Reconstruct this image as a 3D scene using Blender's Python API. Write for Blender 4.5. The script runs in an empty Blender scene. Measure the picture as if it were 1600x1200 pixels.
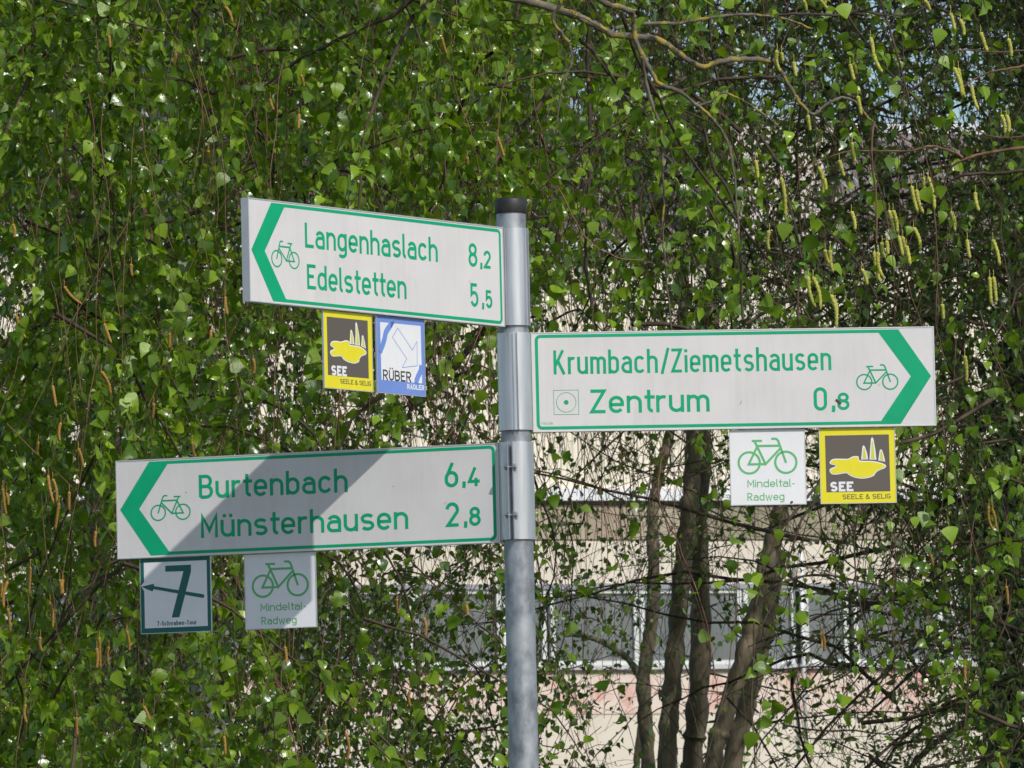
import bpy, math, random
import numpy as np
from mathutils import Vector, Matrix, Quaternion
R = math.radians
random.seed(7)
rng = np.random.default_rng(11)

# ------------------------------------------------------------------ camera, sky, sun, exposure
scene = bpy.context.scene
COL = scene.collection
EYE = 1.6
CD, FPX, PITCH, ROLL, PAN = 15.3813, 12072.8, 0.085935, 0.023605, -0.000376

def _rot(v):                                   # world offset from the camera -> camera axes (right, forward, up)
    x, y, z = v
    c, s = math.cos(PAN), math.sin(PAN); x, y = c*x-s*y, s*x+c*y
    c, s = math.cos(PITCH), math.sin(PITCH); y, z = c*y+s*z, -s*y+c*z
    c, s = math.cos(ROLL), math.sin(ROLL); x, z = c*x-s*z, s*x+c*z
    return (x, y, z)
_M = Matrix([_rot((1,0,0)), _rot((0,1,0)), _rot((0,0,1))]).transposed()   # columns = images of the axes
_MI = _M.transposed()
right = _MI @ Vector((1,0,0)); fwd = _MI @ Vector((0,1,0)); up = _MI @ Vector((0,0,1))
CAM = Vector((0, -CD, EYE))
cd = bpy.data.cameras.new('camera')
cam = bpy.data.objects.new('camera', cd); COL.objects.link(cam)
mw = Matrix((right, up, -fwd)).transposed().to_4x4(); mw.translation = CAM
cam.matrix_world = mw
cd.sensor_width = 36; cd.lens = FPX/1600*36
cd.clip_start = 0.1; cd.clip_end = 4000
cd.dof.use_dof = True; cd.dof.focus_distance = 15.6; cd.dof.aperture_fstop = 60
scene.camera = cam

def at(px, py, dist):                          # the point of the place seen at a pixel, at a distance (along the view axis)
    v = fwd + right*((px-800)/FPX) + up*((600-py)/FPX)
    return CAM + v*dist
def topx(P):
    x, y, z = _M @ (Vector(P)-CAM)
    return 800+FPX*x/y, 600-FPX*z/y
NPM = np.array(_M); NPC = np.array(CAM)
def topx_np(P):
    q = (P-NPC) @ NPM.T
    return 800+FPX*q[:,0]/q[:,1], 600-FPX*q[:,2]/q[:,1]

SUN_AZ, SUN_EL = R(33.6), R(40.5)
world = bpy.data.worlds.new('World'); scene.world = world; world.use_nodes = True
wn = world.node_tree; wn.nodes.clear()
sky = wn.nodes.new('ShaderNodeTexSky'); sky.sky_type = 'NISHITA'; sky.sun_disc = False
sky.sun_elevation = SUN_EL; sky.sun_rotation = math.pi-SUN_AZ
sky.air_density = 1.0; sky.dust_density = 1.2; sky.ozone_density = 1.6
bg = wn.nodes.new('ShaderNodeBackground'); bg.inputs['Strength'].default_value = 0.12
wo = wn.nodes.new('ShaderNodeOutputWorld')
wn.links.new(sky.outputs[0], bg.inputs[0]); wn.links.new(bg.outputs[0], wo.inputs[0])
sd = bpy.data.lights.new('sun', 'SUN'); sd.energy = 2.9; sd.angle = R(0.53); sd.color = (1.0, 0.955, 0.89)
so = bpy.data.objects.new('sun', sd); COL.objects.link(so)
ldir = Vector((-math.sin(SUN_AZ)*math.cos(SUN_EL), math.cos(SUN_AZ)*math.cos(SUN_EL), -math.sin(SUN_EL)))
so.rotation_euler = ldir.to_track_quat('-Z', 'Y').to_euler(); so.location = (0, 0, 30)
scene.view_settings.view_transform = 'Standard'; scene.view_settings.look = 'None'
scene.view_settings.exposure = 0.0; scene.view_settings.gamma = 1.0
scene.view_settings.use_curve_mapping = False
scene.render.engine = 'CYCLES'
scene.cycles.max_bounces = 8; scene.cycles.transmission_bounces = 5; scene.cycles.transparent_max_bounces = 8

# ------------------------------------------------------------------ materials
def mat(name, col, rough=0.6, metal=0.0, spec=0.5):
    m = bpy.data.materials.new(name); m.use_nodes = True
    b = m.node_tree.nodes['Principled BSDF']
    b.inputs['Base Color'].default_value = (*col, 1); b.inputs['Roughness'].default_value = rough
    b.inputs['Metallic'].default_value = metal; b.inputs['Specular IOR Level'].default_value = spec
    return m
def N(m, t, **kw):
    n = m.node_tree.nodes.new(t)
    for k, v in kw.items():
        if k in n.inputs: n.inputs[k].default_value = v
        else: setattr(n, k, v)
    return n
def noisy(m, c0, c1, scale=8, detail=5, stretch=(1,1,1), lo=.35, hi=.65, bump=0.0, bscale=None, rough=None, bdist=.02):
    nt = m.node_tree; b = nt.nodes['Principled BSDF']
    tc = N(m, 'ShaderNodeTexCoord'); mp = N(m, 'ShaderNodeMapping'); mp.inputs['Scale'].default_value = stretch
    nt.links.new(tc.outputs['Object'], mp.inputs['Vector'])
    n = N(m, 'ShaderNodeTexNoise', Scale=scale, Detail=detail, Roughness=.6)
    nt.links.new(mp.outputs[0], n.inputs['Vector'])
    r = N(m, 'ShaderNodeValToRGB'); e = r.color_ramp.elements
    e[0].position = lo; e[1].position = hi; e[0].color = (*c0, 1); e[1].color = (*c1, 1)
    nt.links.new(n.outputs['Fac'], r.inputs[0]); nt.links.new(r.outputs[0], b.inputs['Base Color'])
    if bump:
        n2 = N(m, 'ShaderNodeTexNoise', Scale=bscale or scale*3, Detail=4)
        nt.links.new(mp.outputs[0], n2.inputs['Vector'])
        bp = N(m, 'ShaderNodeBump', Strength=bump, Distance=bdist)
        nt.links.new(n2.outputs['Fac'], bp.inputs['Height']); nt.links.new(bp.outputs[0], b.inputs['Normal'])
    if rough:
        mr = N(m, 'ShaderNodeMapRange'); mr.inputs['To Min'].default_value = rough[0]; mr.inputs['To Max'].default_value = rough[1]
        nt.links.new(n.outputs['Fac'], mr.inputs['Value']); nt.links.new(mr.outputs[0], b.inputs['Roughness'])
    return r, tc, mp
def overlay(m, col, scale, lo, hi, detail=3):  # patches of another colour over what drives the base colour
    nt = m.node_tree; b = nt.nodes['Principled BSDF']
    src = b.inputs['Base Color'].links[0].from_socket
    tc = N(m, 'ShaderNodeTexCoord'); n = N(m, 'ShaderNodeTexNoise', Scale=scale, Detail=detail)
    nt.links.new(tc.outputs['Object'], n.inputs['Vector'])
    mr = N(m, 'ShaderNodeMapRange'); mr.inputs['From Min'].default_value = lo; mr.inputs['From Max'].default_value = hi
    nt.links.new(n.outputs['Fac'], mr.inputs['Value'])
    mx = N(m, 'ShaderNodeMix', data_type='RGBA'); nt.links.new(mr.outputs[0], mx.inputs[0])
    nt.links.new(src, mx.inputs[6]); mx.inputs[7].default_value = (*col, 1)
    nt.links.new(mx.outputs[2], b.inputs['Base Color'])

M = {}
M['face'] = mat('sign_white_film', (.70,.68,.665), .5, 0, .2); noisy(M['face'], (.655,.635,.635), (.695,.675,.67), 9, 4, rough=(.45,.6))
overlay(M['face'], (.56,.54,.50), 55, .70, .80, 2)
def grime(m, col, amt):
    nt = m.node_tree; b = nt.nodes['Principled BSDF']; src = b.inputs['Base Color'].links[0].from_socket
    tc = N(m, 'ShaderNodeTexCoord'); mp = N(m, 'ShaderNodeMapping'); mp.inputs['Scale'].default_value = (55, 55, 5)
    n1 = N(m, 'ShaderNodeTexNoise', Scale=1.0, Detail=5, Roughness=.7); n2 = N(m, 'ShaderNodeTexNoise', Scale=7, Detail=6)
    nt.links.new(tc.outputs['Object'], mp.inputs[0]); nt.links.new(mp.outputs[0], n1.inputs['Vector']); nt.links.new(tc.outputs['Object'], n2.inputs['Vector'])
    mu = N(m, 'ShaderNodeMath', operation='MULTIPLY'); nt.links.new(n1.outputs['Fac'], mu.inputs[0]); nt.links.new(n2.outputs['Fac'], mu.inputs[1])
    mr = N(m, 'ShaderNodeMapRange'); mr.inputs['From Min'].default_value = .22; mr.inputs['From Max'].default_value = .42; mr.inputs['To Max'].default_value = amt
    nt.links.new(mu.outputs[0], mr.inputs['Value'])
    mx = N(m, 'ShaderNodeMix', data_type='RGBA'); nt.links.new(mr.outputs[0], mx.inputs[0]); nt.links.new(src, mx.inputs[6]); mx.inputs[7].default_value = (*col, 1)
    nt.links.new(mx.outputs[2], b.inputs['Base Color'])
grime(M['face'], (.45,.43,.38), .22)
M['white'] = mat('plate_white', (.80,.80,.82), .35); noisy(M['white'], (.77,.77,.79), (.82,.82,.84), 12, 4)
M['green'] = mat('sign_green', (.002,.36,.165), .5, 0, .25); noisy(M['green'], (.002,.34,.155), (.003,.385,.18), 14, 4)
M['pale_green'] = mat('route_green', (.115,.46,.17), .42)
M['dark_green'] = mat('tour_green', (.004,.115,.10), .4)
M['yellow'] = mat('plate_yellow', (.80,.70,.012), .4); noisy(M['yellow'], (.77,.67,.012), (.82,.73,.016), 16, 4)
grime(M['white'], (.55,.53,.48), .12); grime(M['yellow'], (.60,.52,.05), .2)
M['umber'] = mat('plate_dark', (.115,.095,.078), .45)
M['lime'] = mat('plate_lime', (.62,.62,.07), .4)
M['blue'] = mat('plate_blue', (.16,.27,.66), .4); noisy(M['blue'], (.15,.255,.64), (.175,.285,.68), 16, 4)
M['ink'] = mat('plate_ink', (.045,.045,.05), .5)
M['rim'] = mat('edge_aluminium', (.66,.66,.67), .38, .55); noisy(M['rim'], (.60,.60,.61), (.70,.70,.71), 20, 4, rough=(.3,.5))
M['alu'] = mat('clamp_aluminium', (.62,.63,.66), .33, .75)
noisy(M['alu'], (.55,.56,.59), (.68,.69,.72), 7, 4, stretch=(14,14,1), rough=(.26,.42))
M['galv'] = mat('galvanised_steel', (.36,.38,.40), .45, .55)
noisy(M['galv'], (.21,.23,.25), (.45,.47,.50), 34, 8, stretch=(1,1,.6), lo=.36, hi=.64, bump=.12, bscale=60, rough=(.36,.6), bdist=.002)
overlay(M['galv'], (.52,.54,.56), 11, .56, .74)
M['rubber'] = mat('black_rubber', (.022,.021,.020), .5); noisy(M['rubber'], (.018,.017,.016), (.035,.032,.03), 40, 4)
M['steel'] = mat('bolt_steel', (.55,.54,.52), .3, .9)
M['dirt'] = mat('snail_brown', (.10,.045,.028), .7)

def leaf_mat(name, c_dark, c_light, trans, rough=.34, tr_mix=.33):
    m = bpy.data.materials.new(name); m.use_nodes = True; nt = m.node_tree
    b = nt.nodes['Principled BSDF']; out = nt.nodes['Material Output']
    at_ = N(m, 'ShaderNodeAttribute', attribute_name='tint')
    r = N(m, 'ShaderNodeValToRGB'); e = r.color_ramp.elements
    e[0].color = (*c_dark, 1); e[1].color = (*c_light, 1)
    nt.links.new(at_.outputs['Fac'], r.inputs[0]); nt.links.new(r.outputs[0], b.inputs['Base Color'])
    b.inputs['Roughness'].default_value = rough; b.inputs['Specular IOR Level'].default_value = .65
    tr = N(m, 'ShaderNodeBsdfTranslucent'); tr.inputs[0].default_value = (*trans, 1)
    mx = N(m, 'ShaderNodeMixShader'); mx.inputs[0].default_value = tr_mix
    nt.links.new(b.outputs[0], mx.inputs[1]); nt.links.new(tr.outputs[0], mx.inputs[2])
    nt.links.new(mx.outputs[0], out.inputs['Surface'])
    n = N(m, 'ShaderNodeTexNoise', Scale=90, Detail=2)
    tc = N(m, 'ShaderNodeTexCoord'); nt.links.new(tc.outputs['Object'], n.inputs['Vector'])
    bp = N(m, 'ShaderNodeBump', Strength=.2, Distance=.003)
    nt.links.new(n.outputs['Fac'], bp.inputs['Height']); nt.links.new(bp.outputs[0], b.inputs['Normal'])
    return m
M['leaf'] = leaf_mat('birch_leaf', (.036,.098,.005), (.305,.465,.032), (.40,.58,.012), .26, .29)
M['leaf_small'] = leaf_mat('small_birch_leaf', (.026,.060,.006), (.19,.30,.024), (.25,.38,.016), .32, .24)  # darker than the near birch leaf: shade of the deep foliage put into the colour
M['leaf_fresh'] = leaf_mat('fresh_leaf', (.075,.135,.016), (.24,.33,.035), (.2,.36,.04), .4)
M['leaf_willow'] = leaf_mat('willow_leaf', (.055,.085,.016), (.17,.21,.04), (.14,.26,.04), .45)
M['leaf_ivy'] = leaf_mat('ivy_leaf', (.012,.035,.010), (.03,.07,.018), (.03,.08,.01), .35, .12)

def bark(name, c0, c1, lichen=None, lo=.56, hi=.66, stretch=(1,1,.35), scale=22):
    m = mat(name, c0, .85, 0, .25)
    noisy(m, c0, c1, scale, 6, stretch=stretch, bump=.8, bscale=45, bdist=.006)
    if lichen: overlay(m, lichen, 34, lo, hi, 8)
    return m
M['twig'] = bark('twig_bark', (.075,.045,.030), (.19,.115,.08))
M['twig_dark'] = bark('dark_twig_bark', (.040,.029,.021), (.105,.075,.052))
M['limb'] = bark('lichened_limb', (.075,.062,.048), (.20,.175,.14), (.34,.25,.05), .53, .60)
M['limb_dark'] = bark('dark_limb', (.035,.028,.022), (.10,.08,.065), (.28,.18,.02), .62, .70)
M['limb_red'] = bark('copper_limb', (.12,.06,.038), (.30,.17,.11))
M['birch'] = bark('white_birch_bark', (.42,.40,.37), (.62,.60,.57), (.04,.035,.03), .57, .62, (1,1,1.5), 14)
M['trunk'] = bark('grey_brown_bark', (.105,.083,.058), (.29,.235,.165), (.16,.155,.08), .50, .7, (2,2,.3), 7)
M['trunk_dark'] = bark('dark_bark', (.045,.036,.028), (.12,.10,.078), (.07,.08,.035), .55, .7, (3,3,.35), 9)
M['catkin_o'] = mat('ochre_catkin', (.38,.20,.035), .85); noisy(M['catkin_o'], (.24,.12,.02), (.47,.28,.06), 420, 2)
M['catkin_y'] = mat('yellow_green_catkin', (.42,.42,.06), .8); noisy(M['catkin_y'], (.28,.29,.04), (.58,.55,.11), 220, 2)

M['cream'] = mat('cream_plaster', (.66,.58,.48), .9); noisy(M['cream'], (.68,.60,.50), (.77,.69,.58), .8, 6, bump=.15, bscale=12)
M['sheet'] = mat('cream_sheet', (.74,.67,.54), .6); noisy(M['sheet'], (.80,.73,.60), (.87,.80,.67), .6, 5, stretch=(3,1,.3))
M['strip'] = mat('white_strip', (.80,.80,.82), .5); noisy(M['strip'], (.74,.74,.76), (.84,.84,.86), 2, 3)
M['darkline'] = mat('brown_flashing', (.10,.055,.045), .6)
M['olive'] = mat('olive_panel', (.30,.27,.18), .7); noisy(M['olive'], (.27,.245,.165), (.34,.30,.21), 1.5, 5)
M['rose'] = mat('rose_panel', (.42,.27,.20), .7); noisy(M['rose'], (.35,.27,.195), (.42,.33,.245), 1.5, 5)
M['sandp'] = mat('sand_panel', (.42,.35,.25), .7); noisy(M['sandp'], (.38,.32,.23), (.46,.39,.29), 1.5, 5)
M['red'] = mat('worn_red_paint', (.7,.3,.25), .85); noisy(M['red'], (.66,.30,.25), (.75,.63,.54), 3.2, 8, lo=.32, hi=.54)
M['frame'] = mat('window_frame', (.70,.71,.68), .45); noisy(M['frame'], (.64,.65,.62), (.74,.75,.72), 3, 3)
M['grey'] = mat('grey_metal_trim', (.30,.31,.33), .5, .3); noisy(M['grey'], (.27,.28,.30), (.34,.35,.37), 3, 3)
M['sill'] = mat('sill', (.55,.55,.57), .5); noisy(M['sill'], (.50,.50,.52), (.60,.60,.62), 3, 3)
M['glass'] = mat('window_glass', (.13,.15,.16), .12, 0, .6); noisy(M['glass'], (.10,.115,.125), (.17,.19,.20), .7, 3, stretch=(4,1,.4))
M['roof'] = mat('old_roof_sheets', (.22,.165,.15), .8); noisy(M['roof'], (.19,.14,.128), (.26,.20,.185), 1.2, 6, stretch=(5,1,1))
M['pinkwall'] = mat('pale_pink_render', (.70,.60,.57), .9); noisy(M['pinkwall'], (.66,.56,.53), (.74,.64,.61), .9, 5)
M['grass'] = mat('meadow_grass', (.05,.085,.02), .9); noisy(M['grass'], (.035,.06,.014), (.075,.11,.03), 3, 8, bump=.6, bscale=20)
M['asphalt'] = mat('asphalt', (.055,.055,.056), .9); noisy(M['asphalt'], (.045,.045,.046), (.07,.07,.07), 30, 6, bump=.3, bscale=120)

# ------------------------------------------------------------------ object helpers
def tag(o, label=None, cat=None, group=None, kind=None):
    if label: o['label'] = label
    if cat: o['category'] = cat
    if group: o['group'] = group
    if kind: o['kind'] = kind
    return o
def thing(name, label, cat, loc=(0,0,0), rz=0, group=None):
    o = bpy.data.objects.new(name, None); COL.objects.link(o)
    o.location = loc; o.rotation_euler = (0, 0, rz); o.empty_display_size = .1
    return tag(o, label, cat, group)
def meshobj(name, verts, faces, m, parent=None, smooth=False, tint=None, kind=None):
    me = bpy.data.meshes.new(name)
    verts = np.asarray(verts, dtype=np.float32)
    if isinstance(faces, np.ndarray):
        nf, k = faces.shape
        me.vertices.add(len(verts)); me.vertices.foreach_set('co', verts.ravel())
        me.loops.add(nf*k); me.loops.foreach_set('vertex_index', faces.astype(np.int32).ravel())
        me.polygons.add(nf); me.polygons.foreach_set('loop_start', np.arange(0, nf*k, k, dtype=np.int32))
        me.update(calc_edges=True)
    else:
        me.from_pydata([tuple(map(float, v)) for v in verts], [], faces); me.update()
    if tint is not None:
        a = me.attributes.new('tint', 'FLOAT', 'POINT'); a.data.foreach_set('value', np.asarray(tint, dtype=np.float32))
    if smooth: me.polygons.foreach_set('use_smooth', [True]*len(me.polygons))
    me.materials.append(m)
    o = bpy.data.objects.new(name, me); COL.objects.link(o)
    if parent: o.parent = parent
    if kind: o['kind'] = kind
    return o
class MB:
    def __init__(s): s.v = []; s.f = []
    def add(s, v, f):
        n = len(s.v); s.v += [tuple(p) for p in v]; s.f += [tuple(i+n for i in q) for q in f]; return s
    def box(s, x0, x1, y0, y1, z0, z1):
        v = [(x,y,z) for x in (x0,x1) for y in (y0,y1) for z in (z0,z1)]
        return s.add(v, [(0,1,3,2),(4,6,7,5),(0,4,5,1),(2,3,7,6),(0,2,6,4),(1,5,7,3)])
    def bbox(s, x0, x1, y0, y1, z0, z1, c=.001):        # bevelled box: chamfers on the four edges round y, and front
        if x1-x0 < 2.2*c or z1-z0 < 2.2*c: return s.box(x0,x1,y0,y1,z0,z1)
        def ring(y, k): return [(x0+k,y,z0),(x1-k,y,z0),(x1,y,z0+k),(x1,y,z1-k),(x1-k,y,z1),(x0+k,y,z1),(x0,y,z1-k),(x0,y,z0+k)]
        a = ring(y1, c); b = ring(y0+c, c)
        f_ = [(x0+2*c,y0,z0+c),(x1-2*c,y0,z0+c),(x1-c,y0,z0+2*c),(x1-c,y0,z1-2*c),(x1-2*c,y0,z1-c),(x0+2*c,y0,z1-c),(x0+c,y0,z1-2*c),(x0+c,y0,z0+2*c)]
        fs = [tuple(range(8))[::-1]]
        for i in range(8):
            j = (i+1) % 8; fs += [(i,j,j+8,i+8),(i+8,j+8,j+16,i+16)]
        fs.append(tuple(range(16,24)))
        return s.add(a+b+f_, fs)
    def prism(s, pts, y0, y1):                            # outline in x,z ; front at y0, back at y1
        n = len(pts)
        v = [(x,y0,z) for x,z in pts]+[(x,y1,z) for x,z in pts]
        return s.add(v, [tuple(range(n)), tuple(range(2*n-1, n-1, -1))]+[(i,i+n,(i+1)%n+n,(i+1)%n) for i in range(n)])
    def lathe(s, prof, n=32, c=(0,0), close=True):
        v = [(c[0]+r*math.cos(2*math.pi*i/n), c[1]+r*math.sin(2*math.pi*i/n), z) for r, z in prof for i in range(n)]
        f = [(k*n+i, k*n+(i+1)%n, (k+1)*n+(i+1)%n, (k+1)*n+i) for k in range(len(prof)-1) for i in range(n)]
        if close: f += [tuple(range(n))[::-1], tuple(range((len(prof)-1)*n, len(prof)*n))]
        return s.add(v, f)
    def build(s, name, m, parent=None, smooth=False, label=None, kind=None):
        o = meshobj(name, s.v, s.f, m, parent, smooth, kind=kind)
        if label: o['label'] = label
        return o
def autosmooth(o, ang=35):
    me = o.data; me.polygons.foreach_set('use_smooth', [True]*len(me.polygons))
    me.update()
    try: me.set_sharp_from_angle(angle=R(ang))
    except Exception: pass
    return o

# ------------------------------------------------------------------ stroke lettering (plain road-sign letters)
def arc(cx, cy, rx, ry, a0, a1, n=None):
    n = n or max(3, int(abs(a1-a0)/12)+1)
    return [(cx+rx*math.cos(R(a0+(a1-a0)*i/n)), cy+ry*math.sin(R(a0+(a1-a0)*i/n))) for i in range(n+1)]
XH = .72
def glyph(ch, b, t):
    """list of (points, closed), and advance ink width (outer). centre lines; x from t/2."""
    h = t/2; r = b/2; yt = XH-h; yb = h; T = 1-h; o = h
    ra = min(r, .22); W = b*1.04
    def bowl(top, bot): return arc(o+r, top-ra, r, ra, 0, 180)+arc(o+r, bot+ra, r, ra, 180, 360)
    def S(w, top, bot, lean=28):
        ry = (top-bot)/4; rx = w/2; cx = o+rx
        return arc(cx, top-ry, rx, ry, lean, 270, 16)[:-1]+arc(cx, bot+ry, rx, ry, 90, -180+lean, 16)
    L = lambda *p: (list(p), False)
    if ch == 'a': return [L((o+b,0),*arc(o+r,yt-ra,r,ra,0,152)), L(*([(o+b,.435)]+arc(o+.19,.435-.185+.0,.19,.185,90,270)+[(o+b,.065)]))], b+t
    if ch == 'b': return [L((o,0),(o,1)), (bowl(yt,yb),True)], b+t
    if ch == 'c': return [L(*(arc(o+r,yt-ra,r,ra,28,180)+arc(o+r,yb+ra,r,ra,180,332)))], b*.97+t
    if ch == 'd': return [L((o+b,0),(o+b,1)), (bowl(yt,yb),True)], b+t
    if ch == 'e': return [L(*([(o+.01,XH*.49),(o+b,XH*.49)]+arc(o+r,yt-ra,r,ra,0,180)+arc(o+r,yb+ra,r,ra,180,325)))], b+t
    if ch == 'g': return [(bowl(yt,yb),True), L(*([(o+b,XH),(o+b,-.05)]+arc(o+r,-.05,r,.155,0,-145)))], b+t
    if ch == 'h': return [L((o,0),(o,1)), L(*([(o+b,0)]+arc(o+r,yt-ra,r,ra,0,180)))], b+t
    if ch == 'n': return [L((o,0),(o,XH)), L(*([(o+b,0)]+arc(o+r,yt-ra,r,ra,0,180)))], b+t
    if ch == 'u': return [L((o+b,0),(o+b,XH)), L(*([(o,XH)]+arc(o+r,yb+ra,r,ra,180,360)))], b+t
    if ch == 'ü': g, w = glyph('u', b, t); return g+[L((o+b*.22,.82),(o+b*.22,.82+t)), L((o+b*.80,.82),(o+b*.80,.82+t))], w
    if ch == 'm':
        c = b*.82; q = c/2; rq = min(q,.2)
        return [L((o,0),(o,XH)), L(*([(o+c,0)]+arc(o+q,yt-rq,q,rq,0,180))), L(*([(o+2*c,0)]+arc(o+3*q,yt-rq,q,rq,0,180)))], 2*c+t
    if ch == 'r': return [L((o,0),(o,XH)), L(*arc(o+r*.92,yt-ra,r*.92,ra,180,62))], b*.68+t*.62
    if ch == 's': return [L(*S(b*.94,yt,yb))], b*.94+t
    if ch == 't': x = o+b*.22; return [L(*([(x,.95)]+arc(x+.15,h+.15,.15,.15,180,275))), L((o-h,XH-h),(x+b*.50,XH-h))], b*.22+.185+t*.5
    if ch == 'i': return [L((o,0),(o,XH)), L((o,.84),(o,.84+t))], t
    if ch == 'l': return [L(*([(o,1)]+arc(o+.13,h+.13,.13,.13,180,275)))], .135+t*.55
    if ch == 'w': w = b*1.5; return [L((o,XH),(o+w*.26,0),(o+w*.5,XH*.92),(o+w*.74,0),(o+w,XH))], w+t
    if ch == 'o': return [(bowl(yt,yb),True)], b+t
    B_ = W; q = B_/2; rb = min(q,.26)
    def obowl(x0, x1, top, bot): c=(x0+x1)/2; rr=(x1-x0)/2; rv=min(rr,(top-bot)/2); return arc(c,top-rv,rr,rv,0,180)+arc(c,bot+rv,rr,rv,180,360)
    if ch == 'L': return [L((o,1),(o,h),(o+B_*.86+h,h))], B_*.86+t
    if ch == 'I': return [L((o,0),(o,1))], t
    if ch == 'E': return [L((o+B_*.9+h,T),(o,T),(o,h),(o+B_*.9+h,h)), L((o,.52),(o+B_*.78,.52))], B_*.9+t
    if ch == 'B': return [L(*([(o,h),(o,T)]+arc(o+B_*.52,T-.21,B_*.42,.21,90,-90)+[(o,T-.42)])), L(*([(o,T-.42)]+arc(o+B_*.56,(T-.42+h)/2,B_*.46,(T-.42-h)/2,90,-90)+[(o-h*.0,h)]))], B_*1.02+t
    if ch == 'D': return [L(*([(o,h),(o,T)]+arc(o+B_*.45,.5,B_*.55,.5-h,90,-90)+[(o,h)]))], B_+t
    if ch == 'K': return [L((o,0),(o,1)), L((o+B_,1),(o+.02,.36)), L((o+B_*.36,.56),(o+B_+.04,0))], B_+.04+t
    if ch == 'M': w = B_*1.22; return [L((o,0),(o,T-.02),(o+w/2,.30),(o+w,T-.02),(o+w,0))], w+t
    if ch == 'Z': return [L((o-h*.6,T),(o+B_+h*.2,T),(o,h),(o+B_+h*.8,h))], B_+t*1.1
    if ch == 'S': return [L(*S(B_,T,h,24))], B_+t
    if ch == 'R': return [L(*([(o,0),(o,T)]+arc(o+B_*.5,T-.23,B_*.46,.23,90,-90)+[(o,T-.46)])), L((o+B_*.42,T-.46),(o+B_*1.0,0))], B_+t
    if ch == 'U': return [L(*([(o,1)]+arc(o+q,h+rb,q,rb,180,360)+[(o+B_,1)]))], B_+t
    if ch == 'Ü': g, w = glyph('U', b, t); return g+[L((o+B_*.24,1.08),(o+B_*.24,1.08+t)), L((o+B_*.76,1.08),(o+B_*.76,1.08+t))], w
    if ch == 'G': return [L(*(arc(o+q,T-rb,q,rb,30,180)+arc(o+q,h+rb,q,rb,180,360)+[(o+B_,.46),(o+B_*.5,.46)]))], B_+t
    if ch == 'A': return [L((o,0),(o+B_*.55,T),(o+B_*1.1,0)), L((o+B_*.2,.30),(o+B_*.9,.30))], B_*1.1+t
    if ch == 'T': return [L((o,T),(o+B_*1.05,T)), L((o+B_*.52,0),(o+B_*.52,T))], B_*1.05+t
    if ch == '&': return [L(*([(o+B_*1.15,0),(o+B_*.22,.70)]+arc(o+B_*.45,.78,B_*.25,.16,190,-20)+arc(o+B_*.42,.26,B_*.44,.24,115,320)+[(o+B_*1.1,.45)]))], B_*1.15+t
    if ch == '/': return [L((o+.01,-.05),(o+.29,1.03))], .30+t*.5
    if ch == '-': return [L((o,.36),(o+.28,.36))], .28+t*.4
    if ch == ',': return [L((o,t*1.15),(o,0),(o-.03,-.13))], t
    if ch == '0': return [(obowl(o,o+B_,T,h),True)], B_+t
    if ch == '2': return [L(*(arc(o+q,T-.24,q,.24,172,-22)+[(o+.03,h),(o+B_+h*.6,h)]))], B_+t
    if ch == '4': return [L((o+B_*.66,T+h),(o+.0,.26),(o+B_+h*.9,.26)), L((o+B_*.74,.44),(o+B_*.74,0))], B_+t
    if ch == '5': return [L(*([(o+B_*.94,T),(o+.03,T),(o+.02,.52)]+[(o+.10,.59)]+arc(o+q,h+.27,q,.27,80,-155)))], B_+t
    if ch == '6': return [(obowl(o,o+B_,.60,h),True), L((o+.012,.42),(o+B_*.62,1))], B_+t
    if ch == '7': return [L((o-h*.4,T),(o+B_,T),(o+B_*.38,0))], B_+t
    if ch == '8': return [(obowl(o+.03,o+B_-.03,T,.53),True), (obowl(o,o+B_,.53,h),True)], B_+t
    return [], b
def strip(pts, closed, w):
    """quads along a polyline of constant width, mitred"""
    p = [np.array(a, float) for a in pts]
    q = [p[0]]
    for a in p[1:]:
        if np.linalg.norm(a-q[-1]) > 1e-6: q.append(a)
    if closed and np.linalg.norm(q[0]-q[-1]) < 1e-6: q.pop()
    n = len(q); L_, R_ = [], []
    for i in range(n):
        a = q[i-1] if (i > 0 or closed) else None
        c = q[(i+1) % n] if (i < n-1 or closed) else None
        d1 = (q[i]-a)/np.linalg.norm(q[i]-a) if a is not None else None
        d2 = (c-q[i])/np.linalg.norm(c-q[i]) if c is not None else None
        if d1 is None: d1 = d2
        if d2 is None: d2 = d1
        n1 = np.array([-d1[1], d1[0]]); n2 = np.array([-d2[1], d2[0]])
        mm = n1+n2; l = np.linalg.norm(mm)
        mm = n1 if l < .3 else mm/l
        k = min(1/max(.35, float(mm@n1)), 2.4)
        L_.append(q[i]+mm*w/2*k); R_.append(q[i]-mm*w/2*k)
    F = [(i, (i+1) % n, (i+1) % n+n, i+n) for i in range(n if closed else n-1)]
    return L_+R_, F
def put_strokes(mb, strokes, w, tx, y0, th=.00035):
    for k, (pts, cl) in enumerate(strokes):
        V, F = strip([tx(p) for p in pts], cl, w)
        n = len(V); y = y0-th-.00006*(k % 5)
        v = [(a[0], y, a[1]) for a in V]+[(a[0], y0+.0002, a[1]) for a in V]
        f = []
        m_ = n//2
        for a, b_, c, d in F: f += [(a,b_,c,d), (a,a+n,b_+n,b_), (c,c+n,d+n,d)]
        if not cl: f += [(0,m_,m_+n,n), (m_-1,m_-1+n,2*m_-1+n,2*m_-1)]
        mb.add(v, f)
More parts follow.
